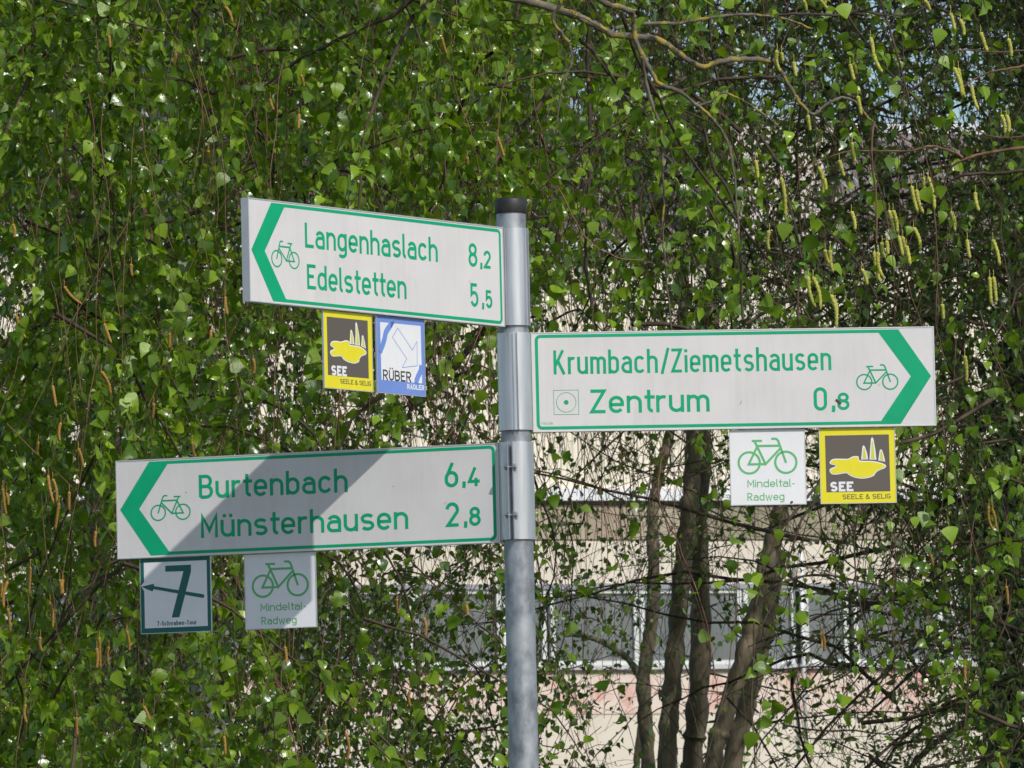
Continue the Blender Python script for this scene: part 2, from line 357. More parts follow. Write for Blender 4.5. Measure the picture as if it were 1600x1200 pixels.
def text(parent, s, u0, u1, v0, cap, m, y=0.0, t=.138, name='lettering', label=None, shear=0):
    """s from u0 to u1 (mm), base line v0 (mm), cap height (mm)"""
    tot = (u1-u0)/cap
    def lay(b):
        gap = .055+.13*b; x = 0; out = []
        for i, ch in enumerate(s):
            if ch == ' ': x += .18+b*.3; continue
            g, w = glyph(ch, b, t)
            out.append((g, x)); x += w+(gap if i < len(s)-1 else 0)
        return x, out
    if tot > 0:
        lo, hi = .1, .9
        for _ in range(30):
            mid = (lo+hi)/2
            if lay(mid)[0] < tot: lo = mid
            else: hi = mid
        x, out = lay(lo)
    mb = MB()
    for g, gx in out:
        put_strokes(mb, g, t*cap/1000, lambda p: ((u0+(p[0]+gx+shear*p[1])*cap)/1000, (v0+p[1]*cap)/1000), y)
    o = mb.build(name, m, parent)
    if label: o['label'] = label
    return o
def flat(parent, name, polys, m, y, th=.0003, label=None):
    mb = MB()
    for p in polys: mb.prism([(a/1000, b/1000) for a, b in p], y-th, y+.0001)
    o = mb.build(name, m, parent)
    if label: o['label'] = label
    return o
def lines(parent, name, strokes, w, m, y, label=None):
    mb = MB(); put_strokes(mb, strokes, w/1000, lambda p: (p[0]/1000, p[1]/1000), y)
    o = mb.build(name, m, parent)
    if label: o['label'] = label
    return o
def smooth_poly(pts, n=4):
    out = []; k = len(pts)
    for i in range(k):
        p0, p1, p2, p3 = (np.array(pts[(i+j-1) % k], float) for j in range(4))
        for s in range(n):
            t = s/n
            out.append(tuple(.5*((2*p1)+(-p0+p2)*t+(2*p0-5*p1+4*p2-p3)*t*t+(-p0+3*p1-3*p2+p3)*t**3)))
    return out
def inset(pts, d):
    a = sum(pts[i][0]*pts[(i+1)%len(pts)][1]-pts[(i+1)%len(pts)][0]*pts[i][1] for i in range(len(pts)))
    sg = 1 if a > 0 else -1; out = []; n = len(pts)
    for i in range(n):
        e = np.array(pts[(i+1)%n])-np.array(pts[i-1]); e /= np.linalg.norm(e)+1e-9
        out.append(tuple(np.array(pts[i])+sg*d*np.array([-e[1], e[0]])))
    return out
BIKE = [(arc(99,100,95,95,0,360,40)[:-1], True), (arc(427,100,95,95,0,360,40)[:-1], True),
        ([(180,256),(94,87),(247,87)], False), ([(152,292),(245,87),(385,228)], False), ([(172,250),(378,250)], False),
        ([(127,295),(217,295)], False), ([(302,312),(345,312),(363,295),(429,95)], False)]
def bicycle(parent, u0, v0, wid, stroke, m, y, mirror=False):
    k = wid/525
    st = [([((u0+(525-x if mirror else x)*k), v0+z*k) for x, z in p], c) for p, c in BIKE]
    return lines(parent, 'bicycle_symbol', st, stroke, m, y)

# ------------------------------------------------------------------ ground and building
g = MB(); g.add([(-1500,-400,0),(1500,-400,0),(1500,2500,0),(-1500,2500,0)], [(0,1,2,3)])
tag(g.build('ground', M['grass']), 'flat mown grass reaching to the horizon', kind='structure')
g = MB(); g.box(-60,60,-3.2,-.8,-.02,.03)
tag(g.build('path', M['asphalt']), 'asphalt cycle path beside the signpost', kind='structure')

BYAW = math.atan(.344)
P0 = at(800, 900, 86)
bx = Vector((math.cos(BYAW), math.sin(BYAW), 0)); by = Vector((-math.sin(BYAW), math.cos(BYAW), 0))
def wall_uz(px, py):                            # pixel -> along-wall metre, height
    v = fwd + right*((px-800)/FPX) + up*((600-py)/FPX)
    t = (P0-CAM).dot(by)/v.dot(by); Q = CAM+v*t
    return (Q-P0).dot(bx), Q.z
def wu(px, py=980): return wall_uz(px, py)[0]
def wz(py, px=900): return wall_uz(px, py)[1]
bl = thing('industrial_building', 'long cream building with corrugated upper wall and a strip of windows behind the trees', 'building', (P0.x, P0.y, 0), BYAW)
U0, U1 = -9.5, 10.5
def wallbox(name, m, py_top, py_bot, y0=0, y1=.25, u0=U0, u1=U1, z0=None, z1=None, label=None):
    b = MB(); b.box(u0, u1, y0, y1, wz(py_bot) if z0 is None else z0, wz(py_top) if z1 is None else z1)
    return b.build(name, m, bl, label=label)
zs = {k: wz(k) for k in (1116,1050,1043,920,913,845,787,783,765,398)}
lw = wallbox('wall', M['cream'], 1116, 0, z0=0)
b = MB()                                         # vertical joints standing in the lower wall
for i in range(17): b.box(U0+.5+i*1.17, U0+.512+i*1.17, -.004, .01, .2, zs[1116]-.01)
for i in range(13): b.box(U0+.9+i*1.55, U0+.91+i*1.55, -.004, .01, zs[913]+.02, zs[845]-.01)
b.build('wall_joints', M['sandp'], bl)
wallbox('painted_band', M['red'], 1050, 1116, y0=-.012)
wallbox('flashing', M['darkline'], 1047, 1050, y0=-.05)
wallbox('window_sill', M['sill'], 1040, 1047, y0=-.06)
wallbox('window_header', M['grey'], 913, 921, y0=-.05)
wallbox('wall', M['cream'], 845, 913)
# coloured panels of the band under the corrugated wall, each its own
pz0, pz1 = wz(845)+.01, wz(788)-.004
pcol = ['olive','sandp','sandp','olive','sandp','rose','olive','olive','sandp','sandp']
edges = list(np.arange(U0, U1+.01, .40)); pm = {}
for i in range(len(edges)-1):
    k = pcol[(i*7+3) % 10]
    key = k
    if key not in pm:
        b = MB(); b.bbox(0, .388, -.02, .2, pz0, pz1, .006); o = b.build('panel', M[k], bl); pm[key] = o.data
    else:
        o = bpy.data.objects.new('panel', pm[key]); COL.objects.link(o); o.parent = bl
    o.location = (edges[i], 0, 0)
wallbox('panel_backing', M['darkline'], 788, 845, y0=.02, y1=.24)
wallbox('flashing', M['darkline'], 783, 788, y0=-.06)
wallbox('fascia_strip', M['strip'], 764, 783, y0=-.10)
# corrugated sheet: trapezoid ribs
ribs = []; x = U0; s_ = .0165
while x < U1-.07:
    ribs += [(x,0),(x+.022,0),(x+.031,s_),(x+.061,s_)]; x += .070
mb = MB(); za, zb = wz(764), wz(392)
n = len(ribs)
mb.add([(a, -.0-c, za) for a, c in ribs]+[(a, -c, zb) for a, c in ribs], [(i, i+1, i+1+n, i+n) for i in range(n-1)])
mb.box(U0, U1, .01, .25, za, zb)
mb.build('corrugated_wall', M['sheet'], bl)
# windows: frame and glass pieces between posts
wpx = [(-600,-420),(-410,-250),(-238,-90),(-80,30),(42,150),(162,300),(312,395),(407,540),(562,640),(650,778),(790,848),(864,992),(1004,1154),(1166,1238),(1260,1320),(1338,1460),(1470,1486),(1496,1640),(1652,1760),(1772,1950)]
wz0, wz1 = wz(1040), wz(921)
wallbox('wall', M['grey'], 921, 1040, y0=.35, y1=.5)
for a, c in wpx:
    ua, uc = wu(a), wu(c)
    if uc > U1 or ua < U0: continue
    fr = MB(); fw = .018 if c-a > 20 else .012
    fr.box(ua-.035, ua+fw, -.03, .06, wz0+.002, wz1-.002); fr.box(uc-fw, uc+.035, -.028, .06, wz0+.002, wz1-.002)
    fr.box(ua+fw, uc-fw, -.02, .055, wz1-.045, wz1-.003); fr.box(ua+fw, uc-fw, -.02, .055, wz0+.003, wz0+.05)
    f = fr.build('window', M['frame'], bl)
    g = MB(); g.box(ua+fw+.001, uc-fw-.001, .015, .025, wz0+.05, wz1-.045); g.build('pane', M['glass'], f)
# posts with a bluish downpipe between windows, roof, raised pale part
b = MB(); b.lathe([(.022, wz0-.9), (.022, wz1+.4)], 12, (wu(1247), -.14)); b.build('downpipe', M['strip'], bl, True)
zt = wz(392); zr = zt+ (wz(140, 100)-zt)*1.06
mb = MB(); nx = 90
for i in range(nx):                               # standing-seam roof sheets
    xa = U0+(U1-2.2-U0)*i/nx; xb = U0+(U1-2.2-U0)*(i+1)/nx
    mb.add([(xa+.008,-.15,zt+.05),(xb-.008,-.15,zt+.05),(xb-.008,3.2,zr),(xa+.008,3.2,zr)], [(0,1,2,3)])
    mb.add([(xb-.012,-.17,zt+.045),(xb+.012,-.17,zt+.045),(xb+.012,3.2,zr+.035),(xb-.012,3.2,zr+.035),(xb-.012,-.15,zt+.0),(xb+.012,-.15,zt+.0)], [(0,1,2,3),(0,4,5,1)])
mb.build('roof', M['roof'], bl)
b = MB(); b.box(U0, U1-2.2, -.20, -.152, zt-.02, zt+.09); b.build('gutter', M['strip'], bl)
b = MB(); b.box(U0, U1-2.2, 3.1, 3.32, zr-.03, zr+.09); b.build('ridge_cap', M['strip'], bl)
b = MB(); b.box(wu(1085, 300), wu(1292, 300), -.30, 3, zt+.1, wz(196, 1190)); b.build('raised_wall', M['pinkwall'], bl)
b = MB(); b.box(wu(1085, 300)-.06, wu(1292, 300)+.06, -.36, 3.05, wz(196, 1190), wz(196, 1190)+.06); b.build('parapet', M['sill'], bl)

# ------------------------------------------------------------------ signpost
def z_at(py):                                    # height on the pole axis seen at row py
    lo, hi = 0, 5
    for _ in range(40):
        m_ = (lo+hi)/2
        if topx((0,0,m_))[1] > py: lo = m_
        else: hi = m_
    return lo
ZT = z_at(311)
post = thing('signpost', 'galvanised round steel post with a black rubber cap carrying the direction signs', 'signpost', (0,0,0))
PR = .0296
b = MB(); b.lathe([(PR, 0), (PR, .8), (PR, 1.6), (PR, 2.4), (PR, ZT-.01)], 48); autosmooth(b.build('pole', M['galv'], post))
b = MB(); b.lathe([(PR+.0022, ZT-.030), (PR+.0030, ZT-.0285), (PR+.0026, ZT-.004), (PR+.0012, ZT-.0008), (PR-.003, ZT+.0012), (.004, ZT+.0016)], 48)
autosmooth(b.build('cap', M['rubber'], post), 50)

W = 812.0; TH = .017
def sign(name_label, BL, BR, z0, pole_side, group='direction signs on the post'):
    """thing whose local x runs left to right on the face, z up, face at y = 0; origin at the lower left corner"""
    d = Vector((BR[0]-BL[0], BR[1]-BL[1], 0)); rz = math.atan2(d.y, d.x)
    t = thing('direction_sign', name_label, 'sign', (BL[0], BL[1], z0+EYE), rz, group)
    w = W/1000; h = .2
    b = MB(); b.box(.0022, w-.0022, .0, TH-.001, .0022, h-.0022); b.build('face_sheet', M['face'], t)
    b = MB()
    for x0, x1, za, zb in ((0,w,0,.0022),(0,w,h-.0022,h),(0,.0022,.0022,h-.0022),(w-.0022,w,.0022,h-.0022)):
        b.box(x0, x1, -.0009, TH, za, zb)
    b.build('edge_profile', M['rim'], t)
    inv = Matrix.Rotation(-rz, 3, 'Z')
    c = inv @ Vector((-BL[0], -BL[1], 0))         # pole axis in the sign's frame
    return t, c.x, c.y
def clamp(t, cx, cy, side, kind):
    """sleeve round the pole. side: +1 when the pole is right of the face; the hinge or the bolts face the viewer (-y)"""
    z0, z1 = .004, .199; r0, r1 = .0305, .0343
    sgn = side
    # azimuth (in the sign frame) of the seam that faces the viewer
    seam = math.radians(-90) if kind == 'hinge' else math.radians(-90)
    gap = .016 if kind == 'hinge' else .26
    mb = MB(); n = 56; prof = []
    a0 = seam+gap/2; a1 = seam+2*math.pi-gap/2
    for i in range(n+1):
        a = a0+(a1-a0)*i/n; prof.append(a)
    V = []; F = []
    for a in prof:
        for r, z in ((r1,z0),(r1,z1),(r0,z1),(r0,z0)): V.append((cx+r*math.cos(a), cy+r*math.sin(a), z))
    for i in range(n):
        for k in range(4): F.append((4*i+k, 4*i+(k+1)%4, 4*i+4+(k+1)%4, 4*i+4+k))
    F += [(3,2,1,0), (4*n,4*n+1,4*n+2,4*n+3)]
    mb.add(V, F); sleeve = autosmooth(mb.build('clamp_sleeve', M['alu'], t), 40)
    mb = MB()
    if kind == 'hinge':
        for da, ln in ((.10,.0048), (-.12,.0040)):
            a = seam+da; c, s = math.cos(a), math.sin(a); tx, ty = -s, c; w_ = .0011
            p = [(cx+(r1-.0006)*c+k*w_*tx, cy+(r1-.0006)*s+k*w_*ty) for k in (-1,1)]+[(cx+(r1+ln)*c+k*w_*tx, cy+(r1+ln)*s+k*w_*ty) for k in (1,-1)]
            mb.add([(x,y,z0-.0005) for x,y in p]+[(x,y,z1+.0005) for x,y in p], [(3,2,1,0),(4,5,6,7)]+[(i,(i+1)%4,(i+1)%4+4,i+4) for i in range(4)])
        mb.build('hinge_rib', M['alu'], t)
    else:
        fx = []
        for da in (.16, -.16):
            a = seam+da; c, s = math.cos(a), math.sin(a); w_ = .0010
            X = cx+(r1-.002)*c; Y = cy+(r1-.002)*s
            mb.box(X-w_, X+w_, Y-.0125, Y+.002, z0, z1); fx.append(X)
        mb.build('clamp_flange', M['alu'], t)
        for z in (.052, .148):
            bm = MB(); yb = cy-r1-.0055
            def cyl(xa, xb, r, n=12):
                ring = lambda x: [(x, yb+r*math.cos(2*math.pi*i/n), z+r*math.sin(2*math.pi*i/n)) for i in range(n)]
                bm.add(ring(xa)+ring(xb), [tuple(range(n)), tuple(range(2*n-1,n-1,-1))]+[(i,i+n,(i+1)%n+n,(i+1)%n) for i in range(n)])
            xl, xr = min(fx), max(fx)
            cyl(xl-.009, xr+.004, .0026); cyl(xl-.0068, xl-.0012, .0068, 6)
            cyl(xr+.0012, xr+.0022, .0084, 16); cyl(xr+.0022, xr+.0046, .0076, 16); cyl(xr+.0046, xr+.0062, .0052, 16)
            bm.build('bolt', M['steel'], t)
    # extrusion joining the sleeve to the sign body
    w = W/1000
    mb = MB()
    if side > 0: xa, xb = w+.0004, cx-.024
    else: xa, xb = cx+.024, -.0004
    if xb > xa:
        mb.box(xa, xb, .0015, TH-.001, z0, z1-.002)
        e = xa+.003 if side > 0 else xb-.003
        mb.box(e-.0010, e+.0010, -.0025, .0015, z0, z1-.002)
        mb.build('bracket', M['alu'], t)
def arrow_face(t, flip, bike_v):
    """border, arrow band; flip: tip at the right"""
    def X(p): return [((W-a) if flip else a, b) for a, b in p][::(-1 if flip else 1)]
    flat(t, 'arrow', [X([(72,195),(8,100),(72,4.6),(111,4.6),(112,10.5),(49,100),(112,189),(111,195)])], M['green'], -.0)
    r = 8
    outer = [(111,192)]+[(a,b) for a,b in arc(801.5-r, 192-r, r, r, 90, 0, 6)]+[(a,b) for a,b in arc(801.5-r, 8+r, r, r, 0, -90, 6)]+[(111,8)]
    lines(t, 'border', [(X(outer), False)], 6.2, M['green'], -.0)

# B: points right
sb, cx, cy = sign('white direction sign pointing right, with Krumbach/Ziemetshausen and Zentrum 0,8 in green', (.0343,-.006), (.8433,.065), 1.2268, -1)
clamp(sb, cx, cy, -1, 'hinge'); arrow_face(sb, True, 73)
text(sb, 'Krumbach/Ziemetshausen', 44, 603, 115.3, 48.3, M['green'], t=.12)
text(sb, 'Zentrum', 115.5, 355.5, 36, 47.8, M['green'])
text(sb, '0', 565.5, 592.5, 34, 47, M['green']); text(sb, ',', 602, 608, 36, 40, M['green'], t=.17); text(sb, '8', 613, 637.5, 34.5, 35, M['green'], t=.165)
bicycle(sb, 652.8, 74, 84, 2.8, M['green'], -.0)
lines(sb, 'centre_symbol', [([(42.8,83.4),(92.4,83.4),(92.4,34.6),(42.8,34.6)], True), (arc(67.6,59,19.6,19.6,0,360,36)[:-1], True)], .9, M['green'], -.0)
flat(sb, 'centre_dot', [arc(67.6,59,4.8,4.8,0,360,20)[:-1]], M['green'], -.0)
text(sb, '7ISI-0B', 15, 40, 15.2, 4.2, M['pale_green'], t=.12)
flat(sb, 'snail_stain', [smooth_poly([(609,54),(612,57),(618,52),(621,47),(617,46),(613,50)],3)], M['dirt'], -.0009)
lines(sb, 'scratch', [([(416,48.5),(418.6,51),(419.6,56.5)], False)], .9, M['umber'], -.0)

# A: points left, towards the viewer
sa, cx, cy = sign('topmost white direction sign pointing left, reading Langenhaslach 8,2 and Edelstetten 5,5', (-.5027,-.6891), (-.0172,-.0382), 1.4362, 1)
clamp(sa, cx, cy, 1, 'hinge'); arrow_face(sa, False, 70)
text(sa, 'Langenhaslach', 174.3, 596, 115.5, 48.4, M['green'])
text(sa, 'Edelstetten', 178.2, 492, 35.4, 48.4, M['green'])
text(sa, '8', 696.5, 725.5, 114, 47, M['green']); text(sa, ',', 735, 742, 116, 40, M['green'], t=.17); text(sa, '2', 746.5, 770, 113.5, 36, M['green'], t=.165)
text(sa, '5', 699.5, 726, 34.2, 47, M['green']); text(sa, ',', 738, 745, 36, 40, M['green'], t=.17); text(sa, '5', 750, 772, 34.4, 36, M['green'], t=.165)
bicycle(sa, 69.5, 71.5, 85.5, 2.8, M['green'], -.0, True)

# C: points left, a little away
sc, cx, cy = sign('lowest white direction sign, part shaded, reading Burtenbach 6,4 and Münsterhausen 2,8', (-.8131,.2375), (-.0361,.0016), 1.0082, 1)
clamp(sc, cx, cy, 1, 'bolts'); arrow_face(sc, False, 73)
text(sc, 'Burtenbach', 177.8, 494, 115, 48.5, M['green'])
text(sc, 'Münsterhausen', 180.3, 620, 35.8, 48.2, M['green'])
text(sc, '6', 698.5, 727, 115.2, 49, M['green']); text(sc, ',', 735.5, 742, 118, 40, M['green'], t=.17); text(sc, '4', 747, 772, 115.4, 37.5, M['green'], t=.165)
text(sc, '2', 698.5, 727, 36, 49, M['green']); text(sc, ',', 737, 744, 38, 40, M['green'], t=.17); text(sc, '8', 747.8, 772, 36, 38.2, M['green'], t=.165)
bicycle(sc, 74, 74.5, 84.5, 2.8, M['green'], -.0, True)
flat(sc, 'speck', [arc(150,129,1.2,1.2,0,360,8)[:-1], arc(327,166,.9,.9,0,360,8)[:-1], arc(590,122,.9,.9,0,360,8)[:-1]], M['dirt'], -.0)

# ------------------------------------------------------------------ small route plates hung under the signs
def plate(parent_sign, label, u0, u1, base_m, shift=0):
    """own thing in the frame of the sign above; origin at its lower left corner, face at y = 0"""
    mw_ = Matrix.Translation(parent_sign.location) @ Matrix.Rotation(parent_sign.rotation_euler.z, 4, 'Z')
    P = mw_ @ Vector(((u0+shift)/1000, .0062, -.152))
    t = thing('route_plate', label, 'sign', P, parent_sign.rotation_euler.z, 'route plates hung under the direction signs')
    w = (u1-u0)/1000
    b = MB(); b.bbox(0, w, 0, .003, 0, .1505, .0006); b.build('plate', base_m, t)
    b = MB()
    for x0, x1, z0, z1 in ((-.0012,w+.0012,-.0012,0),(-.0012,0,0,.1505),(w,w+.0012,0,.1505)): b.box(x0, x1, -.0006, .0034, z0, z1)
    b.build('edge_strip', M['rim'], t)
    b = MB(); b.box(w*.2, w*.8, .0034, .0052, .120, .158); b.build('hanger', M['alu'], t)
    return t
Z = 152
def rel(pts, u0): return [(a-u0, b+Z) for a, b in pts]
def see_plate(t, u0, frame, see, seele, lake, trees):
    flat(t, 'panel_print', [rel(frame, u0)], M['umber'], -.0)
    lk = smooth_poly(rel(lake, u0))
    flat(t, 'lake_outline', [lk], M['white'], -.0003); flat(t, 'lake', [inset(lk, 2.0)], M['yellow'], -.0006)
    out = []; inn = []
    for (ax, az), (l, lz), (r, rz_) in trees:
        ax -= u0; l -= u0; r -= u0; az += Z; lz += Z; rz_ += Z; mx = (l+r)/2; hh = az-lz
        p = [(l,lz),(l+(r-l)*.12,lz+hh*.45),(ax-(r-l)*.17,az-hh*.08),(ax,az),(ax+(r-l)*.17,az-hh*.08),(r-(r-l)*.12,rz_+hh*.45),(r,rz_)]
        out.append(p); k = .52
        inn.append([(ax+(a-(l+r)/2)*k*.9 if False else (l+r)/2+(a-(l+r)/2)*k, (lz+rz_)/2+1.6+(b-(lz+rz_)/2)*.80) for a, b in p])
    flat(t, 'tree_outline', out, M['white'], -.0003); flat(t, 'tree_fill', inn, M['lime'], -.0006)
    text(t, 'SEE', see[0]-u0, see[1]-u0, see[2]+Z, see[3], M['white'], y=-.0003, t=.24, name='lettering')
    text(t, 'SEELE & SELIG', seele[0]-u0, seele[1]-u0, seele[2]+Z, seele[3], M['umber'], t=.15)
lakeA = [(252.6,-61.6),(267.3,-59.2),(281.1,-59.9),(297.5,-56.3),(307.5,-58.4),(309.8,-64.5),(335.1,-65.2),(350.2,-68.8),(361,-75),(358.6,-81),(347,-84.4),(339.2,-90.1),(336.5,-96.5),(321.2,-100.5),(301.1,-98.5),(288.6,-94.6),(280,-88.8),(256.1,-90.5),(247.5,-86),(247.8,-79.8),(259.2,-74.8),(248.1,-69.4)]
treesA = [((314.7,-34.5),(308.6,-63),(323.8,-63)),((330.9,-18.4),(326.3,-63.5),(341.2,-64.5)),((350.5,-43.3),(344.8,-65),(359.5,-69))]
p = plate(sa, 'yellow framed plate reading SEE under the topmost sign', 228, 380, M['yellow'], 6)
see_plate(p, 228, [(239,-13.7),(367.5,-13.9),(367.5,-127),(239,-127)], (249.5,298,-127.5,20), (276.8,374,-141.5,9), lakeA, treesA)
lakeB = [(595.3,-68.7),(602.2,-63.2),(619.2,-62.9),(632.7,-63.1),(641.9,-58.7),(653.2,-58.9),(656.3,-67),(680.1,-68.5),(695.8,-71.5),(708,-77),(706.4,-82.9),(695.4,-87.2),(688.5,-91.6),(681.5,-99.5),(663.3,-103.6),(645.2,-101.5),(634.1,-96.4),(627.4,-92.2),(607,-94.8),(596.9,-92.4),(594.9,-83.4),(607.5,-77.3),(596.3,-73.3)]
treesB = [((664.4,-36.8),(658.7,-65.3),(672.7,-65.1)),((682.1,-20.2),(675.6,-65.6),(689.6,-66.3)),((699.2,-45.3),(693.2,-67.7),(707.1,-70.6))]
p = plate(sb, 'yellow framed square plate reading SEE, hung under the right-pointing sign', 576, 727, M['yellow'])
see_plate(p, 576, [(587,-16),(716,-15.6),(716,-129.8),(587,-129.8)], (595,641.5,-128.8,19.8), (619.3,716.2,-144.4,9.8), lakeB, treesB)

p = plate(sa, 'blue bordered plate with an outlined arrow reading RÜBER RADLER', 396, 548, M['blue'], 6); u = 396
flat(p, 'panel_print', [rel([(407,-14),(537,-14),(538,-127.3),(408,-127.3)], u)], M['white'], -.0)
lines(p, 'river_band', [(rel(smooth_poly([(447,-12),(436,-22),(425,-33),(420,-46),(414,-58),(405,-72)],3)[:-3], u), False),
      (rel([(537,-92),(534,-103),(526,-113),(520,-122),(519,-128)], u), False)], 13, M['blue'], -.0003)
lines(p, 'arrow_outline', [(rel([(463.3,-22.4),(445.2,-41.9),(490.4,-81.4),(475.1,-99.6),(523.4,-93.4),(524.1,-45.5),(508.5,-63.3)], u), True)], 1.5, M['blue'], -.0)
text(p, 'RÜBER', 412.5-u, 503.2-u, -127+Z, 20.5, M['ink'], y=-.0003, t=.15)
text(p, 'RADLER', 489.6-u, 544.2-u, -141+Z, 10, M['white'], t=.2)

def mindel(t, u0, b, lines_):
    bicycle(t, b[0]-u0, b[1]+Z, b[2], 4.4, M['pale_green'], -.0)
    for s, a0, a1, v in lines_: text(t, s, a0-u0, a1-u0, v+Z, 15.6, M['pale_green'], t=.125)
p = plate(sb, 'white plate with green bicycle reading Mindeltal-Radweg, under the right-pointing sign', 395, 545.5, M['white'])
mindel(p, 395, (410.8,-90.5,118), [('Mindeltal-',428.3,523,-117.2), ('Radweg',427.6,502,-144)])
flat(p, 'snail_stain', [smooth_poly([(118,3),(121,6),(124,5),(123,1.5),(119,1)],3)], M['dirt'], -.0003)
p = plate(sc, 'white plate with green bicycle reading Mindeltal-Radweg, under the lowest sign', 270, 419.4, M['white'])
mindel(p, 270, (285.3,-89,118.5), [('Mindeltal-',302,397.6,-116.8), ('Radweg',303,377.8,-144)])
p = plate(sc, 'green bordered square plate with a big 7 and an arrow reading 7-Schwaben-Tour', 46.5, 196, M['dark_green']); u = 46.5
flat(p, 'panel_print', [rel([(54.2,-9),(188.7,-9),(188.7,-142),(54.2,-142)], u)], M['white'], -.0)
flat(p, 'arrow_gap', [rel([(46.9,-55.4),(55,-47.5),(55,-67.5)], u)], M['white'], -.0001)
flat(p, 'big_seven', [rel([(100.3,-16.8),(155.4,-16.8),(155.2,-30),(128.3,-122.2),(112,-122.2),(139,-29.3),(100.3,-28.8)], u)], M['dark_green'], -.0003)
flat(p, 'arrow_print', [rel([(48.3,-57.3),(74.9,-52.4),(75.7,-57.2),(180.6,-77.7),(183.2,-81.3),(180.4,-85.2),(74.4,-63.0),(72,-67.8)], u)], M['dark_green'], -.0007)
text(p, '7-Schwaben-Tour', 80-u, 165-u, -137.9+Z, 9.3, M['dark_green'], t=.2)

# ------------------------------------------------------------------ vegetation helpers
def tube(mb_v, mb_f, pts, radii, n):
    """append a tube; pts (k,3)"""
    P = np.asarray(pts, float); k = len(P)
    d = np.gradient(P, axis=0); d /= np.linalg.norm(d, axis=1)[:, None]+1e-9
    ref = np.array([.31, .93, .2]) if abs(d[0] @ np.array([.31,.93,.2])) < .9 else np.array([1., 0, 0])
    a = np.cross(d, ref); a /= np.linalg.norm(a, axis=1)[:, None]+1e-9
    b = np.cross(d, a)
    th = np.arange(n)*2*math.pi/n
    r = np.asarray(radii, float)[:, None, None]
    V = P[:, None, :]+r*(a[:, None, :]*np.cos(th)[None, :, None]+b[:, None, :]*np.sin(th)[None, :, None])
    base = sum(len(v) for v in mb_v) if False else tube.count
    i = np.arange(k-1)[:, None]*n; j = np.arange(n)[None, :]; j2 = (j+1) % n
    F = np.stack([i+j, i+j2, i+n+j2, i+n+j], axis=-1).reshape(-1, 4)+base
    mb_v.append(V.reshape(-1, 3)); mb_f.append(F); tube.count += k*n
class Tubes:
    def __init__(s): s.v = []; s.f = []; s.c = 0
    def add(s, pts, radii, n=4):
        tube.count = s.c; tube(s.v, s.f, pts, radii, n); s.c = tube.count
    def build(s, name, m, parent, kind=None, label=None):
        if not s.v: return None
        o = meshobj(name, np.concatenate(s.v), np.concatenate(s.f), m, parent, True, kind=kind)
        if label: o['label'] = label
        return o
def wob(pts, sub=5, amp=.0, rg=rng):             # Catmull-Rom through points plus small wobble
    P = [np.array(p, float) for p in pts]; P = [2*P[0]-P[1]]+P+[2*P[-1]-P[-2]]; out = []
    for i in range(1, len(P)-2):
        for s in range(sub):
            t = s/sub; p0, p1, p2, p3 = P[i-1], P[i], P[i+1], P[i+2]
            out.append(.5*((2*p1)+(-p0+p2)*t+(2*p0-5*p1+4*p2-p3)*t*t+(-p0+3*p1-3*p2+p3)*t**3))
    out.append(P[-2]); out = np.array(out)
    if amp: out += rg.normal(0, amp, out.shape)
    return out
def leaf_template(kind):
    if kind == 'birch':      # ovate with a serrated edge and drawn-out tip, folded along the midrib, petiole behind
        ys = [0, .03, .09, .15, .21, .27, .35, .42, .51, .58, .67, .75, .87, 1.0]
        xs = [0, .15, .33, .37, .44, .40, .40, .335, .32, .25, .225, .145, .085, 0]
    elif kind == 'mid':
        ys = [0, .08, .23, .48, .74, 1.0]; xs = [0, .31, .43, .32, .13, 0]
    elif kind == 'small':
        ys = [0, .28, .62, 1.0]; xs = [0, .38, .30, 0]
    else:                    # willow
        ys = [0, .3, .65, 1.0]; xs = [0, .13, .11, 0]
    fold = .22
    n = len(ys); V = []; F = []
    for x, y in zip(xs, ys): V.append((0, y, -.28*(y-.35)**2))
    for sg in (1, -1):
        for x, y in zip(xs[1:-1], ys[1:-1]): V.append((sg*x, y, -.28*(y-.35)**2+fold*x*.8-.25*x*x))
    m_ = n-2
    for sd, sg in ((0, 1), (1, -1)):
        o_ = n+sd*m_
        for i in range(n-1):
            a, b = i, i+1
            ra = o_+i-1 if i > 0 else None; rb = o_+i if i < n-2 else None
            if ra is None: tri = [(a, rb, b)]
            elif rb is None: tri = [(a, ra, b)]
            else: tri = [(a, ra, rb), (a, rb, b)]
            if sg < 0: tri = [t[::-1] for t in tri]
            F += tri
    k = len(V)
    if kind in ('birch', 'mid'):
        V += [(-.012, 0, 0), (.012, 0, 0), (.012, -.42, .05), (-.012, -.42, .05)]
        F += [(k, k+1, k+2), (k, k+2, k+3)]
    return np.array(V), np.array(F)
TPL = {k: leaf_template(k) for k in ('birch', 'mid', 'small', 'willow')}
SUNV = np.array([-ldir.x, -ldir.y, -ldir.z])
def leaf_frames(n, rg, droop=.9, face=.55):
    """random hanging leaves: rows = x (across), y (base to tip), z (normal)"""
    ydir = rg.normal(0, .55, (n, 3)); ydir[:, 2] -= droop; ydir /= np.linalg.norm(ydir, axis=1)[:, None]
    nrm = rg.normal(0, .62, (n, 3))+face*np.array([.25, -.75, .55])
    nrm -= (nrm*ydir).sum(1)[:, None]*ydir; nrm /= np.linalg.norm(nrm, axis=1)[:, None]+1e-9
    x = np.cross(ydir, nrm)
    return np.stack([x, ydir, nrm], axis=1)
